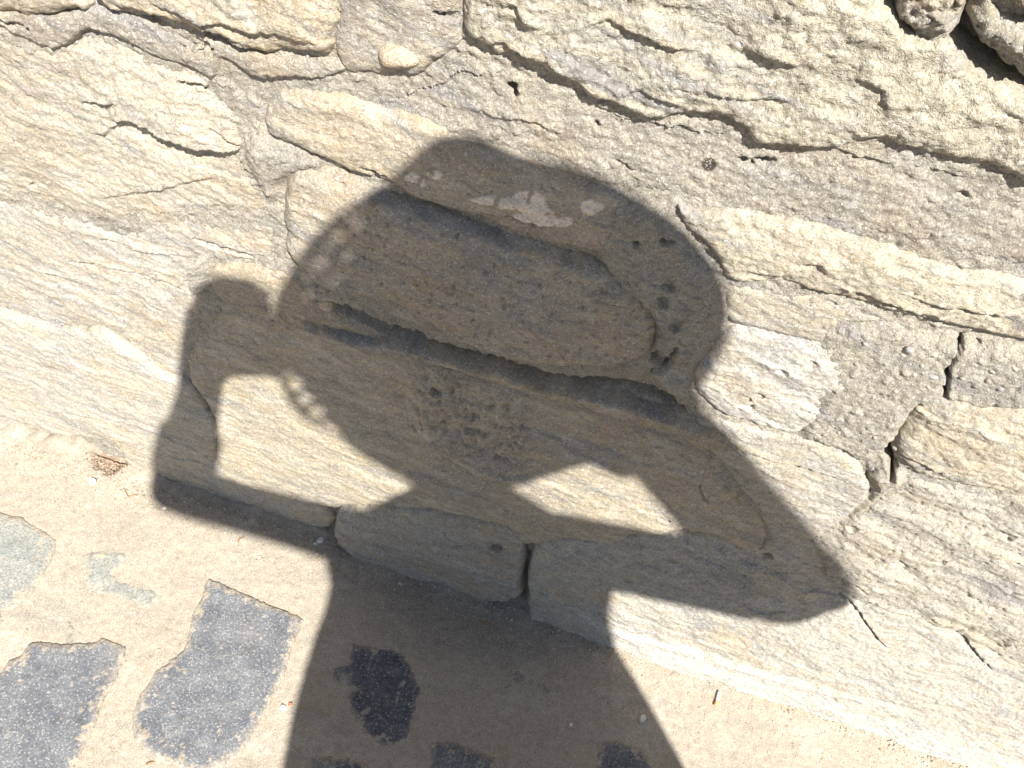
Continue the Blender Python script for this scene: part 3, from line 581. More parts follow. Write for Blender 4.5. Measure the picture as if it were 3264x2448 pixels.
def Z7(*p): return [(.337 * a, 1100 + .337 * b) for a, b in p]
def Z8(*p): return [(732 + .337 * a, 1100 + .337 * b) for a, b in p]
DK, PALE = ((.13, .14, .16), (.18, .19, .205), (.105, .112, .13)), ((.26, .275, .255), (.30, .305, .27), (.23, .245, .235))
COBS = [  # outline, top above the sand, colours
 (Z7((1340,440),(1500,515),(1700,600),(1955,705),(1900,820),(1850,990),(1750,1230),(1630,1430),(1560,1540),(1430,1650),(1250,1700),(960,1580),(850,1450),(840,1330),(900,1180),(1000,1040),(1180,900),(1235,680),(1290,560)), .0036, DK),
 (Z7((190,850),(400,862),(620,850),(660,826),(815,885),(770,1040),(650,1260),(610,1400),(490,1640),(400,1820),(-260,1820),(-260,1200),(10,1040),(60,970),(130,945)), .0036, DK),
 (Z7((410,690),(480,760),(480,870),(410,870),(420,780)), .0022, DK),
 (Z7((-260,10),(0,20),(140,55),(300,155),(375,205),(310,380),(220,530),(110,620),(20,660),(0,760),(-260,780)), .0034, PALE),
 (Z7((500,260),(830,255),(830,330),(720,430),(880,470),(1060,530),(960,670),(800,600),(530,520)), .0013, PALE),
 (Z8((60,850),(330,880),(430,930),(550,1150),(500,1330),(455,1490),(300,1550),(150,1440),(60,1280),(40,1080)), .0013, ((.085,.093,.115),(.12,.127,.145),(.07,.076,.095))),  # block colours darkened to deepen the torso's shadow here
 (Z8((-60,990),(90,960),(140,1040),(110,1110),(-40,1130)), .0008, DK),
 (Z8((590,1490),(720,1480),(1010,1590),(1010,1760),(560,1760)), .0020, DK),
 (Z8((1690,1480),(1800,1470),(1950,1550),(2080,1720),(1620,1760),(1650,1560)), .0022, DK),
 (Z8((-180,1580),(100,1590),(200,1640),(180,1760),(-200,1760)), .0020, DK),
 (Z8((860,930),(1000,930),(1500,1180),(1380,1240),(1150,1160)), .0003, ((.24,.23,.21),(.28,.26,.22),(.2,.19,.19))),
]
def cobble(P, top, cs, seed, st):
    mg = .004; xs = np.arange(P[:, 0].min() - mg, P[:, 0].max() + mg + st, st); yy = np.arange(P[:, 1].min() - mg, P[:, 1].max() + mg + st, st)
    x, y = np.meshgrid(xs, yy); x, y = np.meshgrid(xs, yy); w = .004
    sd = sd_poly(x + w * fbm(x * 60, y * 60, 4, seed, .65), y + w * fbm(x * 60 + 5, y * 60, 4, seed + 1, .65), P)
    h = top + .0012 * fbm(x * 16, y * 16, 3, seed + 2) + .0007 * fbm(x * 90, y * 90, 3, seed + 3, .6)
    h = h - .0026 * np.clip(1 + sd / .009, 0, 1) ** 1.5 - np.clip(sd, 0, 1) * 6
    if st < .003: h = h + sand_h(x, y) * .35
    use, Q = grid_faces(sd < .006)
    if len(Q) == 0: return
    c = tint(x[use], y[use], cs, 20, seed); c = c * .35 + .65 * (np.array(cs[0]) + (sst(-.3, .3, fbm(x[use] * 30, y[use] * 30, 3, seed + 5)))[:, None] * (np.array(cs[1]) - np.array(cs[0])))
    eg = sst(-.012, .001, sd[use] + .006 * fbm(x[use] * 50, y[use] * 50, 4, seed + 9, .65)); c = c + (eg * .7)[:, None] * (np.array((.36, .31, .245)) - c)
    du = sst(.33, .42, fbm(x[use] * 60, y[use] * 60, 5, seed + 8, .7) + .35 * np.clip(1 + sd[use] / .03, 0, 1)); c = c + (du * .75)[:, None] * (np.array((.40, .345, .27)) - c)
    V = np.stack([x[use], y[use], h[use]], 1)
    # a paving block has depth: carry the rim down into the bed
    from collections import Counter
    e = np.concatenate([Q[:, [0, 1]], Q[:, [1, 2]], Q[:, [2, 3]], Q[:, [3, 0]]]); key = np.sort(e, 1) @ np.array([len(V), 1])
    _, inv, cnt = np.unique(key, return_inverse=True, return_counts=True); bd = e[cnt[inv] == 1]
    ring = np.unique(bd); mp = {a: len(V) + i for i, a in enumerate(ring)}
    low = V[ring].copy(); low[:, 2] = -.06; V = np.vstack([V, low]); c = np.vstack([c, c[ring]])
    S = np.array([[a, mp[a], mp[b], b] for a, b in bd])
    return mesh_obj('cobblestone', V, np.vstack([Q, S]), M_COB, ground, c)
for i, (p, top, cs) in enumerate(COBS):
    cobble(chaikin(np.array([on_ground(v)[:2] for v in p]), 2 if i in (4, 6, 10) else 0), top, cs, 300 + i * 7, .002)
rs = np.random.RandomState(9)
for iy in range(9):                           # rows of blocks behind the photographer and beyond the frame
    for ix in range(-11, 13):
        cx, cy = ix * .185 + (iy % 2) * .09 + rs.uniform(-.01, .01), -.62 - iy * .185 + rs.uniform(-.01, .01)
        a = np.linspace(0, 2 * np.pi, 12, endpoint=False) + .3
        P = np.stack([cx + .07 * np.sign(np.cos(a)) * np.abs(np.cos(a)) ** .5, cy + .075 * np.sign(np.sin(a)) * np.abs(np.sin(a)) ** .5], 1) + rs.uniform(-.006, .006, (12, 2))
        cobble(P, rs.uniform(.001, .0035), DK if rs.rand() < .7 else PALE, 500 + iy * 40 + ix, .012)

# ------------------------------------------------------------------ the photographer, whose shadow lies on wall and paving
UU = np.cross(SUN, [0, 0, 1.]); UU /= np.linalg.norm(UU); WW = np.cross(UU, SUN)
VV = np.cross([0, 0, 1.], UU)                  # horizontal, away from the sun: the way she faces
def uw(v): P = on_any(v); return P @ UU, P @ WW
def sp(v, t): a, b = uw(v); return a * UU + b * WW - SUN * t
def sp_off(v, off):                            # on the plane of the phone, off metres before its lens
    a, b = uw(v); P0 = a * UU + b * WW; t = ((P0 - CAM) @ F - off) / (SUN @ F); return P0 - SUN * t
T0 = 1.64
class Mesh:
    def __init__(s): s.V = []; s.F = []
    def tube(s, pts, rad, n=14, flat=None, cap=True):
        pts = [np.asarray(p, float) for p in pts]; rad = [np.ones(2) * r for r in rad]
        if cap:                                # round both ends
            d0 = pts[0] - pts[1]; d0 /= np.linalg.norm(d0); d1 = pts[-1] - pts[-2]; d1 /= np.linalg.norm(d1)
            pts = [pts[0] + d0 * rad[0].mean() * .98, pts[0] + d0 * rad[0].mean() * .7] + pts + [pts[-1] + d1 * rad[-1].mean() * .7, pts[-1] + d1 * rad[-1].mean() * .98]
            rad = [rad[0] * .2, rad[0] * .72] + list(rad) + [rad[-1] * .72, rad[-1] * .2]
        k0 = len(s.V); ref = np.array([.31, .2, .93]) if flat is None else np.asarray(flat, float)
        for i, p in enumerate(pts):
            d = pts[min(i + 1, len(pts) - 1)] - pts[max(i - 1, 0)]; d /= np.linalg.norm(d) + 1e-9
            a = np.cross(d, ref); a /= np.linalg.norm(a); b = np.cross(a, d)
            ra, rb = rad[i]
            for j in range(n):
                th = 2 * math.pi * j / n; s.V.append(p + a * ra * math.cos(th) + b * rb * math.sin(th))
        for i in range(len(pts) - 1):
            for j in range(n):
                q = k0 + i * n; s.F.append((q + j, q + (j + 1) % n, q + n + (j + 1) % n, q + n + j))
        s.F.append(tuple(range(k0 + n - 1, k0 - 1, -1))); s.F.append(tuple(range(k0 + (len(pts) - 1) * n, k0 + len(pts) * n)))
    def ell(s, c, ax, n=16, m=10):             # ax: three half axes as vectors
        c = np.asarray(c, float); k0 = len(s.V)
        for i in range(1, m):
            ph = math.pi * i / m
            for j in range(n):
                th = 2 * math.pi * j / n
                s.V.append(c + ax[0] * math.sin(ph) * math.cos(th) + ax[1] * math.sin(ph) * math.sin(th) + ax[2] * math.cos(ph))
        s.V += [c + ax[2], c - ax[2]]; t, b = len(s.V) - 2, len(s.V) - 1
        for i in range(m - 2):
            for j in range(n):
                q = k0 + i * n; s.F.append((q + j, q + n + j, q + n + (j + 1) % n, q + (j + 1) % n))
        for j in range(n):
            s.F.append((t, k0 + j, k0 + (j + 1) % n)); q = k0 + (m - 2) * n; s.F.append((b, q + (j + 1) % n, q + j))
    def loft(s, rings, close=True):
        n = len(rings[0]); k0 = len(s.V)
        for r in rings: s.V += list(r)
        for i in range(len(rings) - 1):
            for j in range(n):
                q = k0 + i * n; s.F.append((q + j, q + (j + 1) % n, q + n + (j + 1) % n, q + n + j))
        if close: s.F.append(tuple(range(k0 + n - 1, k0 - 1, -1))); s.F.append(tuple(range(k0 + (len(rings) - 1) * n, k0 + len(rings) * n)))
    def build(s, name, mat, parent=None, remesh=None, smooth=True, origin=None, rounds=4):
        o = mesh_obj(name, np.array(s.V), s.F, mat, parent, smooth=smooth, origin=origin)
        if remesh:
            md = o.modifiers.new('r', 'REMESH'); md.mode = 'VOXEL'; md.voxel_size = remesh; md.use_smooth_shade = True
            ms = o.modifiers.new('s', 'SMOOTH'); ms.factor = .5; ms.iterations = rounds
            dg = bpy.context.evaluated_depsgraph_get(); me = bpy.data.meshes.new_from_object(o.evaluated_get(dg))
            o.modifiers.clear(); old = o.data; o.data = me; me.name = name; bpy.data.meshes.remove(old)
            if not me.materials: me.materials.append(mat)
            me.polygons.foreach_set('use_smooth', np.full(len(me.polygons), True))
        return o
M_SKIN = plain('skin', (.52, .34, .25), .55, .35, 60, .08, .05)
M_DRESS = plain('blue_linen', (.07, .09, .14), .85, .15, 500, .12, .4)
M_HAIR = plain('brown_hair', (.09, .055, .035), .5, .4, 300, .3, .5)
M_STRAW = plain('straw', (.55, .43, .25), .8, .2, 260, .25, .8)
M_SHOE = plain('leather', (.16, .09, .05), .6, .4, 120, .2, .2)
M_BLACK = plain('black_glass', (.012, .012, .014), .15, .5, 40, .05, 0)
M_METAL = plain('grey_metal', (.35, .35, .36), .35, .5, 80, .05, 0)
M_EYE = plain('eye_white', (.75, .73, .70), .3, .5, 40, .03, 0)
M_DARK = plain('dark_iris', (.04, .025, .015), .3, .5, 40, .1, 0)
M_LIP = plain('lip', (.42, .16, .14), .5, .4, 60, .1, 0)

neck = sp((992, 1092), T0); shL = sp((775, 1155), T0); shR = sp((1215, 1180), T0)
elL = sp((387, 1050), T0 - .15); wrL = sp_off((432, 850), -.045)
elR = sp((1722, 1288), T0 - .03); wrR = sp((1462, 978), T0 - .10)
head = sp((1065, 800), T0 + .05)
face = VV * .80 + np.array([0, 0, -.60]); upv = np.cross(UU, face); upv /= np.linalg.norm(upv)   # she looks down at the phone
person = tag(empty('person', (0, 0, 0)), 'person in a wide straw hat and blue tunic holding a phone, casting the shadow', 'person')
ax0 = (neck + sp((1000, 1250), T0)) / 2
hipc = np.array([neck[0] + .01, neck[1] - .02, .90])
person.location = (hipc[0], hipc[1], 0)
b = Mesh()
# trunk, neck and head
chest = neck * .55 + hipc * .45
b.tube([neck + [0, 0, -.03], neck * .75 + hipc * .25, chest, hipc + [0, 0, .12], hipc, hipc + [0, 0, -.08]], [(.055, .045), (.10, .068), (.11, .075), (.11, .08), (.15, .105), (.14, .10)], 18, VV)
b.tube([neck + [0, 0, -.04], neck * .5 + head * .5 - face * .02, head - upv * .05 - face * .02], [.05, .046, .05])
b.ell(head, (UU * .072, face * .092, upv * .112), 20, 14)
b.ell(head + face * .028 - upv * .062, (UU * .052, face * .058, upv * .055))                     # jaw
b.tube([head + face * .088 + upv * .015, head + face * .105 - upv * .018, head + face * .098 - upv * .028], [.009, .013, .012])   # nose
for s in (-1, 1):
    b.ell(head + UU * s * .073 - face * .005 - upv * .01, (UU * .010, face * .020, upv * .032), 10, 8)   # ears
    sh, el, wr = (shL, elL, wrL) if s < 0 else (shR, elR, wrR)
    b.tube([neck * .6 + sh * .4, sh, sh * .5 + el * .5, el], [.042, .044, .040, .036])
    b.tube([el, el * .65 + wr * .35, el * .25 + wr * .75, wr], [.037, .042, .034, .029])
    hp = hipc + UU * s * .08 + [0, 0, -.05]; kn = np.array([hp[0], hp[1], .48]) + VV * .02; an = np.array([hp[0], hp[1], .08]) - VV * .02
    b.tube([hp, hp * .5 + kn * .5, kn], [.085, .07, .053]); b.tube([kn, kn * .65 + an * .35, an], [.053, .054, .034])
    b.tube([an + [0, 0, -.02], an + VV * .06 + [0, 0, -.045], an + VV * .15 + [0, 0, -.06]], [.032, .032, .024])
def finger(pts, r): b.tube(pts, list(np.linspace(r, r * .78, len(pts))), 10)
# left hand closed on the left end of the phone: palm beside it, index over the top edge, thumb below
pl = sp_off((450, 730), -.040)
b.tube([wrL, sp_off((436, 800), -.042), pl, sp_off((446, 690), -.040)], [(.029, .020), (.034, .022), (.034, .022), (.030, .020)], 14, F)
b.tube([sp_off((470, 780), -.045), sp_off((478, 710), -.045), sp_off((500, 645), -.045)], [(.026, .016), (.032, .016), (.028, .016)], 14, F)
for yy, of, r_ in ((612, -.026, .0090), (640, -.034, .0092), (668, -.042, .0088), (694, -.048, .0078)):
    finger([sp_off((432, yy + 34), of - .016), sp_off((446, yy + 10), of - .008), sp_off((472, yy - 4), of), sp_off((525, yy + 2), of + .002), sp_off((578, yy + 24), of + .002)], r_)
finger([sp_off((440, 800), -.040), sp_off((492, 802), -.034), sp_off((548, 800), -.028), sp_off((600, 808), -.026)], .0105)
# right hand raised to the brim of the hat
b.tube([wrR, sp((1435, 905), T0 - .10), sp((1405, 862), T0 - .09)], [(.027, .019), (.038, .019), (.036, .017)], 14, SUN)
for k, (vx, vy, L_) in enumerate(((1372, 885, 80), (1392, 862, 96), (1412, 842, 92), (1430, 826, 70))):
    dx, dy = -.55 + .07 * k, -.84
    finger([sp((vx, vy), T0 - .09), sp((vx + dx * L_ * .45, vy + dy * L_ * .45), T0 - .075), sp((vx + dx * L_ * .8, vy + dy * L_ * .8), T0 - .085), sp((vx + dx * L_, vy + dy * L_), T0 - .105)], .0088)
finger([sp((1400, 930), T0 - .10), sp((1360, 925), T0 - .115), sp((1325, 900), T0 - .125)], .0105)
body = b.build('body', M_SKIN, person, .006, rounds=3)
for s in (-1, 1):                              # eyes, brows
    e = head + UU * s * .030 + face * .082 + upv * .008
    m = Mesh(); m.ell(e, (UU * .014, face * .008, upv * .007)); ey = m.build('eye', M_EYE, body)
    m = Mesh(); m.ell(e + face * .006, (UU * .006, face * .004, upv * .006)); m.build('iris', M_DARK, ey)
    m = Mesh(); m.tube([e + upv * .018 - UU * .016 + face * .002, e + upv * .022 + face * .006, e + upv * .018 + UU * .016 + face * .002], [.002, .003, .002], 8); m.build('eyebrow', M_HAIR, body)
m = Mesh(); m.tube([head + face * .092 - upv * .058 - UU * .022, head + face * .103 - upv * .056, head + face * .092 - upv * .058 + UU * .022], [.003, .0065, .003], 10); m.build('mouth', M_LIP, body)
# hair: a cap over the skull and a loose mass falling behind the right cheek
m = Mesh(); m.ell(head - face * .018 + upv * .022, (UU * .084, face * .092, upv * .108)); m.ell(head - face * .05 - upv * .05, (UU * .075, face * .055, upv * .08))
m.tube([head - face * .06 - upv * .02 + UU * .03, sp((1325, 905), T0 + .06), sp((1372, 984), T0 + .07)], [.055, .055, .036])
m.build('hair', M_HAIR, person, .007, rounds=4)
# tunic: body rings traced from the shadow's two edges, then the flare of the skirt
def ring(c, a, d, n=40, wob=0., seed=0):
    return [c + UU * a * math.cos(t) * (1 + wob * math.sin(t * 7 + seed)) + VV * d * math.sin(t) * (1 + wob * math.cos(t * 6 + seed)) for t in np.linspace(0, 2 * math.pi, n, endpoint=False)]
edges = [((702, 1196), (1283, 1268)), ((714, 1240), (1276, 1320)), ((697, 1310), (1288, 1372)), ((680, 1370), (1303, 1400)), ((655, 1450), (1345, 1478)), ((632, 1540), (1390, 1550)), ((610, 1650), (1450, 1659))]
rings = [ring(neck + [0, 0, .028], .054, .05), ring(neck + [0, 0, -.006], .078, .075)]
top = (shL + shR) / 2; rings.append(ring(top + [0, 0, .0], .165, .105))
for l, r in edges:
    (a1, w1), (a2, w2) = uw(l), uw(r); uc, wc = (a1 + a2) / 2, (w1 + w2) / 2
    ly = hipc @ VV                             # a vertical trunk: the height follows from the shadow
    zc = (wc - (ly * (VV @ WW)) - uc * 0) / WW[2]
    rings.append(ring(UU * uc + VV * (ly + .01) + np.array([0, 0, zc]), (a2 - a1) / 2, (a2 - a1) / 2 * .58, wob=.012))
zl = rings[-1][0][2]; cl = UU * uc + VV * ly
for k, (z_, a_) in enumerate(((zl - .12, .29), (zl - .26, .31), (zl - .40, .33))):
    rings.append(ring(cl + np.array([0, 0, z_]), a_, a_ * .62, wob=.03 + .015 * k, seed=k * .2))
m = Mesh(); m.loft(rings, close=False); dress = m.build('tunic', M_DRESS, person)
for s, (sh, el, wr) in ((-1, (shL, elL, wrL)), (1, (shR, elR, wrR))):
    m = Mesh()
    if s < 0: m.tube([sh * .45 + neck * .55 - [0, 0, .012], sh * .85 + neck * .15, sh * .88 + el * .12, sh * .5 + el * .5, el * .92 + sh * .08, el, el * .75 + wr * .25, el * .45 + wr * .55], [.048, .050, .048, .041, .039, .042, .049, .046], 18, cap=False)
    else: m.tube([sh * .45 + neck * .55 - [0, 0, .012], sh * .85 + neck * .15, sh * .88 + el * .12, sh * .5 + el * .5, el * .9 + sh * .1, el + (el - sh) * .04, el * .88 + wr * .12, el * .5 + wr * .5, el * .15 + wr * .85, wr + (wr - el) * .1], [.040, .052, .056, .056, .056, .054, .055, .048, .045, .043], 18, cap=False)
    if s > 0: m.ell(el, (UU * .053, WW * .053, SUN * .053), 18, 12)
    m.build('sleeve', M_DRESS, person)
# hat: every rim point stands where the shadow's outline leads back towards the sun
HAT = [(590,700),(592,660),(603,622),(618,598),(640,560),(680,510),(750,450),(830,395),(880,350),(922,312),(955,294),(1010,285),(1055,293),(1110,325),(1170,338),(1240,350),(1300,372),(1360,405),(1420,445),(1480,490),(1530,540),(1560,580),(1578,625),(1580,680),(1570,740),(1545,790),(1515,830),(1490,880),(1440,930),(1340,985),(1240,1010),(1180,1030),(1095,1052),(1030,1062),(960,1060),(890,1046),(870,1034),(820,1005),(780,983),(740,950),(690,921),(648,897),(620,862),(602,815),(592,760)]
hatc = sp((1062, 690), T0 + .085); nh = -SUN * .62 + np.array([0, 0, .5]); nh /= np.linalg.norm(nh)
def on_hat(v): a, c = uw(v); P0 = a * UU + c * WW; t = ((P0 - hatc) @ nh) / (SUN @ nh); return P0 - SUN * t
rim = np.array([on_hat(v) for v in HAT]); ex = np.cross(nh, [0, 0, 1.]); ex /= np.linalg.norm(ex); ey_ = np.cross(nh, ex)
ra = np.arctan2((rim - hatc) @ ey_, (rim - hatc) @ ex); rr = np.linalg.norm(rim - hatc, axis=1)
o_ = np.argsort(ra); ra, rr = ra[o_], rr[o_]
NA, NR = 480, 56; th = np.linspace(-math.pi, math.pi, NA, endpoint=False)
R = np.interp(th, np.r_[ra[-1] - 2 * math.pi, ra, ra[0] + 2 * math.pi], np.r_[rr[-1], rr, rr[0]])
cr = .086
HOLE = [(638, 829, 12.5), (660, 862, 12), (684, 890, 13), (716, 930, 10), (706, 656, 5), (690, 572, 6.6), (728, 512, 6), (770, 492, 4.6), (746, 556, 4.4), (735, 948, 7), (622, 800, 7.5), (703, 912, 7), (720, 604, 4), (664, 596, 4.2), (705, 540, 4), (752, 470, 3.6), (664, 640, 4)]
hole3 = [(on_hat((a, c)), r * .00062) for a, c, r in HOLE]
V = []; 
for i in range(NR + 1):
    k = i / NR; rad_ = cr + (R - cr) * k
    dr = -.035 * k ** 2.2 + .006 * np.sin(th * 5 + 1) * k          # the brim sinks along the light, so its outline stays
    V.append(hatc + np.outer(rad_ * np.cos(th), ex) + np.outer(rad_ * np.sin(th), ey_) - np.outer(dr, SUN))
V0 = np.array(V); flat0 = np.array([hatc + np.outer((cr + (R - cr) * i / NR) * np.cos(th), ex) + np.outer((cr + (R - cr) * i / NR) * np.sin(th), ey_) for i in range(NR + 1)])
okf = np.ones((NR, NA), bool); cen = (flat0[:-1] + flat0[1:] + np.roll(flat0, -1, 1)[:-1] + np.roll(flat0, -1, 1)[1:]) / 4
for c_, r_ in hole3: okf &= np.linalg.norm(cen - c_, axis=2) > r_
n1 = (NR + 1) * NA; Vt = V0.reshape(-1, 3); Vb = Vt - nh * .0022
i, j = np.nonzero(okf); q = np.stack([i * NA + j, i * NA + (j + 1) % NA, (i + 1) * NA + (j + 1) % NA, (i + 1) * NA + j], 1)
e = np.concatenate([q[:, [0, 1]], q[:, [1, 2]], q[:, [2, 3]], q[:, [3, 0]]]); key = np.sort(e, 1) @ np.array([n1, 1])
_, inv, cnt = np.unique(key, return_inverse=True, return_counts=True); bd = e[cnt[inv] == 1]
side = np.stack([bd[:, 0], bd[:, 1], bd[:, 1] + n1, bd[:, 0] + n1], 1)
m_hat = mesh_obj('hat', np.vstack([Vt, Vb]), np.vstack([q, q[:, ::-1] + n1, side]), M_STRAW, person)
cm = Mesh(); rg = []
for hgt, rd in ((-.004, cr + .002), (.03, cr), (.065, cr * .97), (.088, cr * .88), (.10, cr * .68), (.106, cr * .4), (.107, .004)):
    rg.append([hatc + nh * hgt + ex * rd * math.cos(t) + ey_ * rd * math.sin(t) for t in np.linspace(0, 2 * math.pi, 40, endpoint=False)])
cm.loft(rg, close=True); cm.build('crown', M_STRAW, m_hat)
cm = Mesh(); cm.loft([[hatc + nh * hgt + ex * rd * math.cos(t) + ey_ * rd * math.sin(t) for t in np.linspace(0, 2 * math.pi, 40, endpoint=False)] for hgt, rd in ((.002, cr + .0035), (.026, cr + .003))], close=False); cm.build('band', M_HAIR, m_hat)
for s in (-1, 1):                              # sandals
    c = np.array([hipc[0], hipc[1], 0]) + UU * s * .08 + VV * .05
    m = Mesh(); rgs = []
    for z_, k in ((.004, 1.0), (.022, 1.0)):
        rgs.append([c + UU * .046 * k * math.cos(t) * (1 - .15 * math.sin(t) * -1) + VV * .135 * math.sin(t) + np.array([0, 0, z_]) for t in np.linspace(0, 2 * math.pi, 24, endpoint=False)])
    m.loft(rgs); sh_ = m.build('sandal', M_SHOE, person)
    m = Mesh(); m.tube([c + UU * .046 + VV * .05 + [0, 0, .015], c + UU * .03 + VV * .04 + [0, 0, .06], c + VV * .035 + [0, 0, .072], c - UU * .03 + VV * .04 + [0, 0, .06], c - UU * .046 + VV * .05 + [0, 0, .015]], [(.010, .003)] * 5, 8, VV); m.build('strap', M_SHOE, sh_)
# the phone, lens at the camera's place
ph = tag(empty('mobile_phone', CAM - F * .012), 'slim black phone held sideways in the left hand', 'phone')
def phone_box(cx, cy, cz, wx, wy, wz, bev=.006):
    rg = []
    for dz, sh in ((-.5, -.0012), (-.38, 0), (.38, 0), (.5, -.0012)):
        pts = []
        for qx, qy, a0 in ((1, 1, 0), (-1, 1, 1), (-1, -1, 2), (1, -1, 3)):
            for t in np.linspace(a0 * math.pi / 2, (a0 + 1) * math.pi / 2, 6):
                px = qx * (wx / 2 - bev) + (bev + sh) * math.cos(t); py = qy * (wy / 2 - bev) + (bev + sh) * math.sin(t)
                pts.append(CAM + CI * (cx + px) + CJ * (cy + py) + F * (cz + dz * wz))
        rg.append(pts)
    return rg
m = Mesh(); m.loft(phone_box(.008, .014, -.0155, .138, .067, .007)); m.build('body', M_METAL, ph)
m = Mesh(); m.loft(phone_box(.008, .014, -.0196, .132, .061, .0008)); m.build('screen', M_BLACK, ph)
m = Mesh(); m.tube([CAM - F * .0118, CAM - F * .0105], [.005, .005], 20, cap=False); m.build('lens', M_BLACK, ph)
for dy in (.012, .024):
    m = Mesh(); m.loft(phone_box(.008 + .055 - dy * 2, .014 - .0336, -.0155, .014, .0014, .003, .0005)); m.build('button', M_METAL, ph)

# ------------------------------------------------------------------ small things lying about
def chip(v, L, Wd, H, mat, name, label, cat, rot=0., group=None, n=9, seed=0, zlift=0.):
    P = on_ground(v); r_ = random.Random(seed); ca, sa = math.cos(rot), math.sin(rot)
    base = sand_h(np.array([P[0]]), np.array([P[1]]))[0]; rg = []
    rad = [r_.uniform(.75, 1.1) for _ in range(n)]
    for z_, k in ((-.0008, .9), (H * .5, 1.0), (H, .72)):
        pts = []
        for j in range(n):
            t = 2 * math.pi * j / n; a, c = L / 2 * k * rad[j] * math.cos(t), Wd / 2 * k * rad[j] * math.sin(t)
            pts.append(np.array([P[0] + a * ca - c * sa, P[1] + a * sa + c * ca, base + z_ + zlift + r_.uniform(-.15, .15) * H * (z_ > 0)]))
        rg.append(pts)
    m = Mesh(); m.loft(rg); o = m.build(name, mat, None, smooth=False); return tag(o, label, cat, group)
M_WHITE = plain('white_plaster', (.66, .64, .60), .9, .1, 300, .1, .3)
M_TWIG = plain('dry_straw', (.30, .19, .09), .8, .1, 300, .3, .3)
M_BRICK = plain('red_brick', (.42, .20, .11), .9, .1, 300, .25, .3)
M_PAPER = plain('white_paper', (.72, .71, .68), .8, .1, 300, .05, .1)
M_ORANGE = plain('orange_filter', (.62, .33, .16), .8, .1, 300, .2, .1)
chip((692, 1170), .014, .009, .004, M_WHITE, 'plaster_chip', 'flat pale plaster chip lying in the shadow of the left elbow by the wall foot', 'chip', .9, seed=1)
chip((681, 1176), .006, .004, .003, M_WHITE, 'plaster_chip', 'tiny pale crumb just left of the flat plaster chip in the shadow', 'chip', .2, seed=2)
chip((201, 1042), .012, .010, .006, M_WHITE, 'white_pebble', 'white pebble below the dirt hollow at the left foot of the wall', 'pebble', .4, seed=3)
chip((356, 1098), .008, .006, .003, M_WHITE, 'white_pebble', 'small white pebble just outside the shadow of the left elbow', 'pebble', .4, seed=4)
chip((1388, 1553), .013, .009, .005, M_WHITE, 'white_pebble', 'white pebble on the right edge of the torso shadow', 'pebble', 1.2, seed=5)
chip((1232, 1566), .006, .005, .003, M_WHITE, 'white_pebble', 'small white pebble within the torso shadow on the ground', 'pebble', .2, seed=6)
chip((145, 1546), .008, .007, .003, M_WHITE, 'white_pebble', 'white crumb lying on the dark paving block at lower left', 'pebble', .2, seed=7)
chip((312, 1556), .007, .006, .003, M_WHITE, 'white_pebble', 'white crumb near the left edge of the large dark paving block', 'pebble', .7, seed=8)
chip((627, 1522), .007, .005, .003, M_BRICK, 'brick_chip', 'orange red brick chip on the sand left of the torso shadow', 'chip', .5, seed=9)
chip((612, 1530), .008, .012, .004, M_WHITE, 'shell_fragment', 'pale shell fragment beside the orange brick chip', 'shell', .9, seed=10)
chip((222, 1202), .008, .006, .003, plain('yellow_stone', (.58, .48, .26), .9), 'yellow_pebble', 'yellowish pebble on the sandy patch between the two pale paving blocks', 'pebble', .9, seed=11)
def stick(p0, p1, r, mat, name, label, cat, bend=.0, n=7):
    P = [on_ground(p0), on_ground(p1)]
    for p in P: p[2] = sand_h(np.array([p[0]]), np.array([p[1]]))[0] + r * .9
    mid = (P[0] + P[1]) / 2; d = P[1] - P[0]; mid = mid + np.array([-d[1], d[0], 0]) * bend + [0, 0, r * .5]
    m = Mesh(); m.tube([P[0], P[0] * .5 + mid * .5, mid, P[1] * .5 + mid * .5, P[1]], [r * .8, r, r, r, r * .6], n); return tag(m.build(name, mat, None), label, cat)
stick((515, 1173), (526, 1162), .0010, M_TWIG, 'twig', 'short brown twig on the sand above the left edge of the torso shadow', 'twig', .3)
stick((537, 1290), (540, 1302), .0008, M_TWIG, 'twig', 'tiny twig lying on the top edge of the large dark paving block', 'twig', .2)
stick((316, 1652), (334, 1646), .0010, M_TWIG, 'twig', 'straw stalk near the bottom edge of the picture below the dark block', 'twig', .1)
stick((270, 1060), (298, 1070), .0009, M_TWIG, 'twig', 'thin curled twig on the sand right of the white pebble', 'twig', -.4)
stick((1030, 1345), (1062, 1349), .0008, M_TWIG, 'twig', 'straw stalk in the torso shadow below the wall joint', 'twig', .1)
stick((1533, 1420), (1552, 1424), .0008, M_TWIG, 'twig', 'straw stalk on the sand close to the wall foot at right', 'twig', .1)
stick((1488, 1424), (1491, 1456), .0022, M_PAPER, 'paper_scrap', 'rolled white paper scrap on the sand by the wall foot', 'paper', .1)
cb = empty('cigarette_butt', on_ground((1548, 1515))); tag(cb, 'white cigarette butt with orange filter on the sand at right', 'cigarette butt')
def cyl(p0, p1, r, mat, name):
    A, C_ = on_ground(p0, .0045), on_ground(p1, .0045); m = Mesh(); m.tube([A, A * .9 + C_ * .1, C_ * .9 + A * .1, C_], [r * .9, r, r, r * .9], 12, cap=False); return m.build(name, mat, cb, smooth=False)
cyl((1554, 1495), (1549, 1514), .0026, M_PAPER, 'paper'); cyl((1549, 1514), (1545, 1524), .0027, M_ORANGE, 'filter')
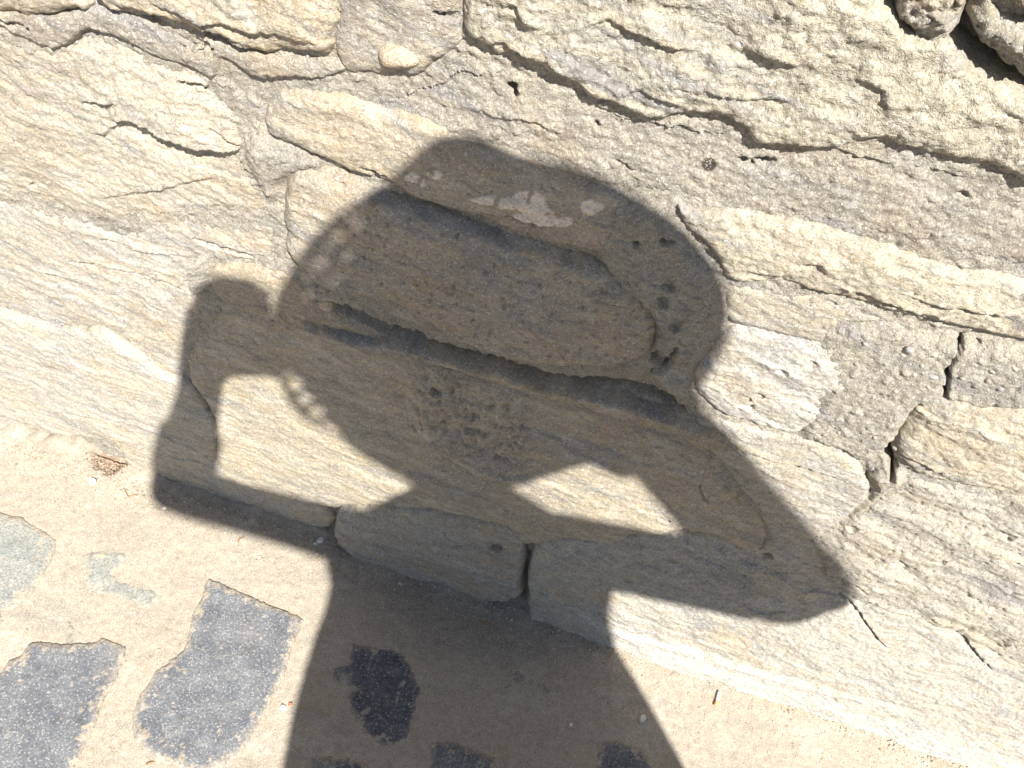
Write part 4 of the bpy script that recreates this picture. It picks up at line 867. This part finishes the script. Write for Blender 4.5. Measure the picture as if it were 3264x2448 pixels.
# loose grit, uncountable
def grit(name, label, n, place, size, cols, seed):
    r_ = np.random.RandomState(seed); V = []; Fs = []; cl = []
    tet = np.array([(1, 0, -.4), (-.5, .87, -.4), (-.5, -.87, -.4), (.2, .1, .8), (-.4, .5, .5)])
    fc = [(0, 2, 1), (0, 1, 3), (1, 4, 3), (1, 2, 4), (2, 3, 4), (2, 0, 3)]
    for k in range(n):
        p = place(r_); s = size * r_.uniform(.5, 1.3) ** 2; a = r_.uniform(0, 6.28); c, d = math.cos(a), math.sin(a)
        q = tet * s * r_.uniform(.6, 1.3, (5, 3)); q = np.stack([q[:, 0] * c - q[:, 1] * d, q[:, 0] * d + q[:, 1] * c, q[:, 2] * .8], 1) + p
        k0 = len(V); V += list(q); Fs += [tuple(k0 + i for i in f) for f in fc]; cl += [cols[r_.randint(len(cols))]] * 5
    o = mesh_obj(name, np.array(V), Fs, M_SAND, None, np.array(cl), smooth=False, origin=(0, 0, 0)); o['kind'] = 'stuff'; o['label'] = label; return o
def pl_ground(r_):
    x = r_.uniform(-.75, .98); y = -.03 - abs(r_.normal(0, .035)) if r_.rand() < .45 else r_.uniform(-.46, -.02)
    return np.array([x, y, sand_h(np.array([x]), np.array([y]))[0] + .0003])
grit('loose_grit', 'loose sand grains and grit scattered over the paving', 9000, pl_ground, .0010, [(.5, .42, .3), (.58, .52, .42), (.4, .3, .2), (.2, .15, .1), (.52, .4, .26), (.3, .24, .18)], 1)
def pl_foot(r_):
    x = r_.uniform(-.75, .98); y = -.012 - abs(r_.normal(0, .016)) - .01 * max(0, math.sin(x * 9)); return np.array([x, y, sand_h(np.array([x]), np.array([y]))[0] + .0004])
grit('wall_foot_rubble', 'small crumbs of stone and mortar fallen along the foot of the wall', 1700, pl_foot, .0023, [(.46, .40, .31), (.52, .47, .39), (.36, .29, .21), (.3, .25, .19), (.42, .38, .33)], 3)
dc = on_ground((232, 1000))
def pl_dirt(r_):
    x, y = dc[0] + r_.normal(0, .016), min(dc[1] + r_.normal(0, .010), -.004); return np.array([x, y, sand_h(np.array([x]), np.array([y]))[0] + .0005])
grit('dirt_crumbs', 'brown dirt crumbs gathered in the hollow at the left foot of the wall', 420, pl_dirt, .0017, [(.3, .2, .12), (.36, .26, .18), (.24, .16, .1), (.42, .33, .24)], 2)
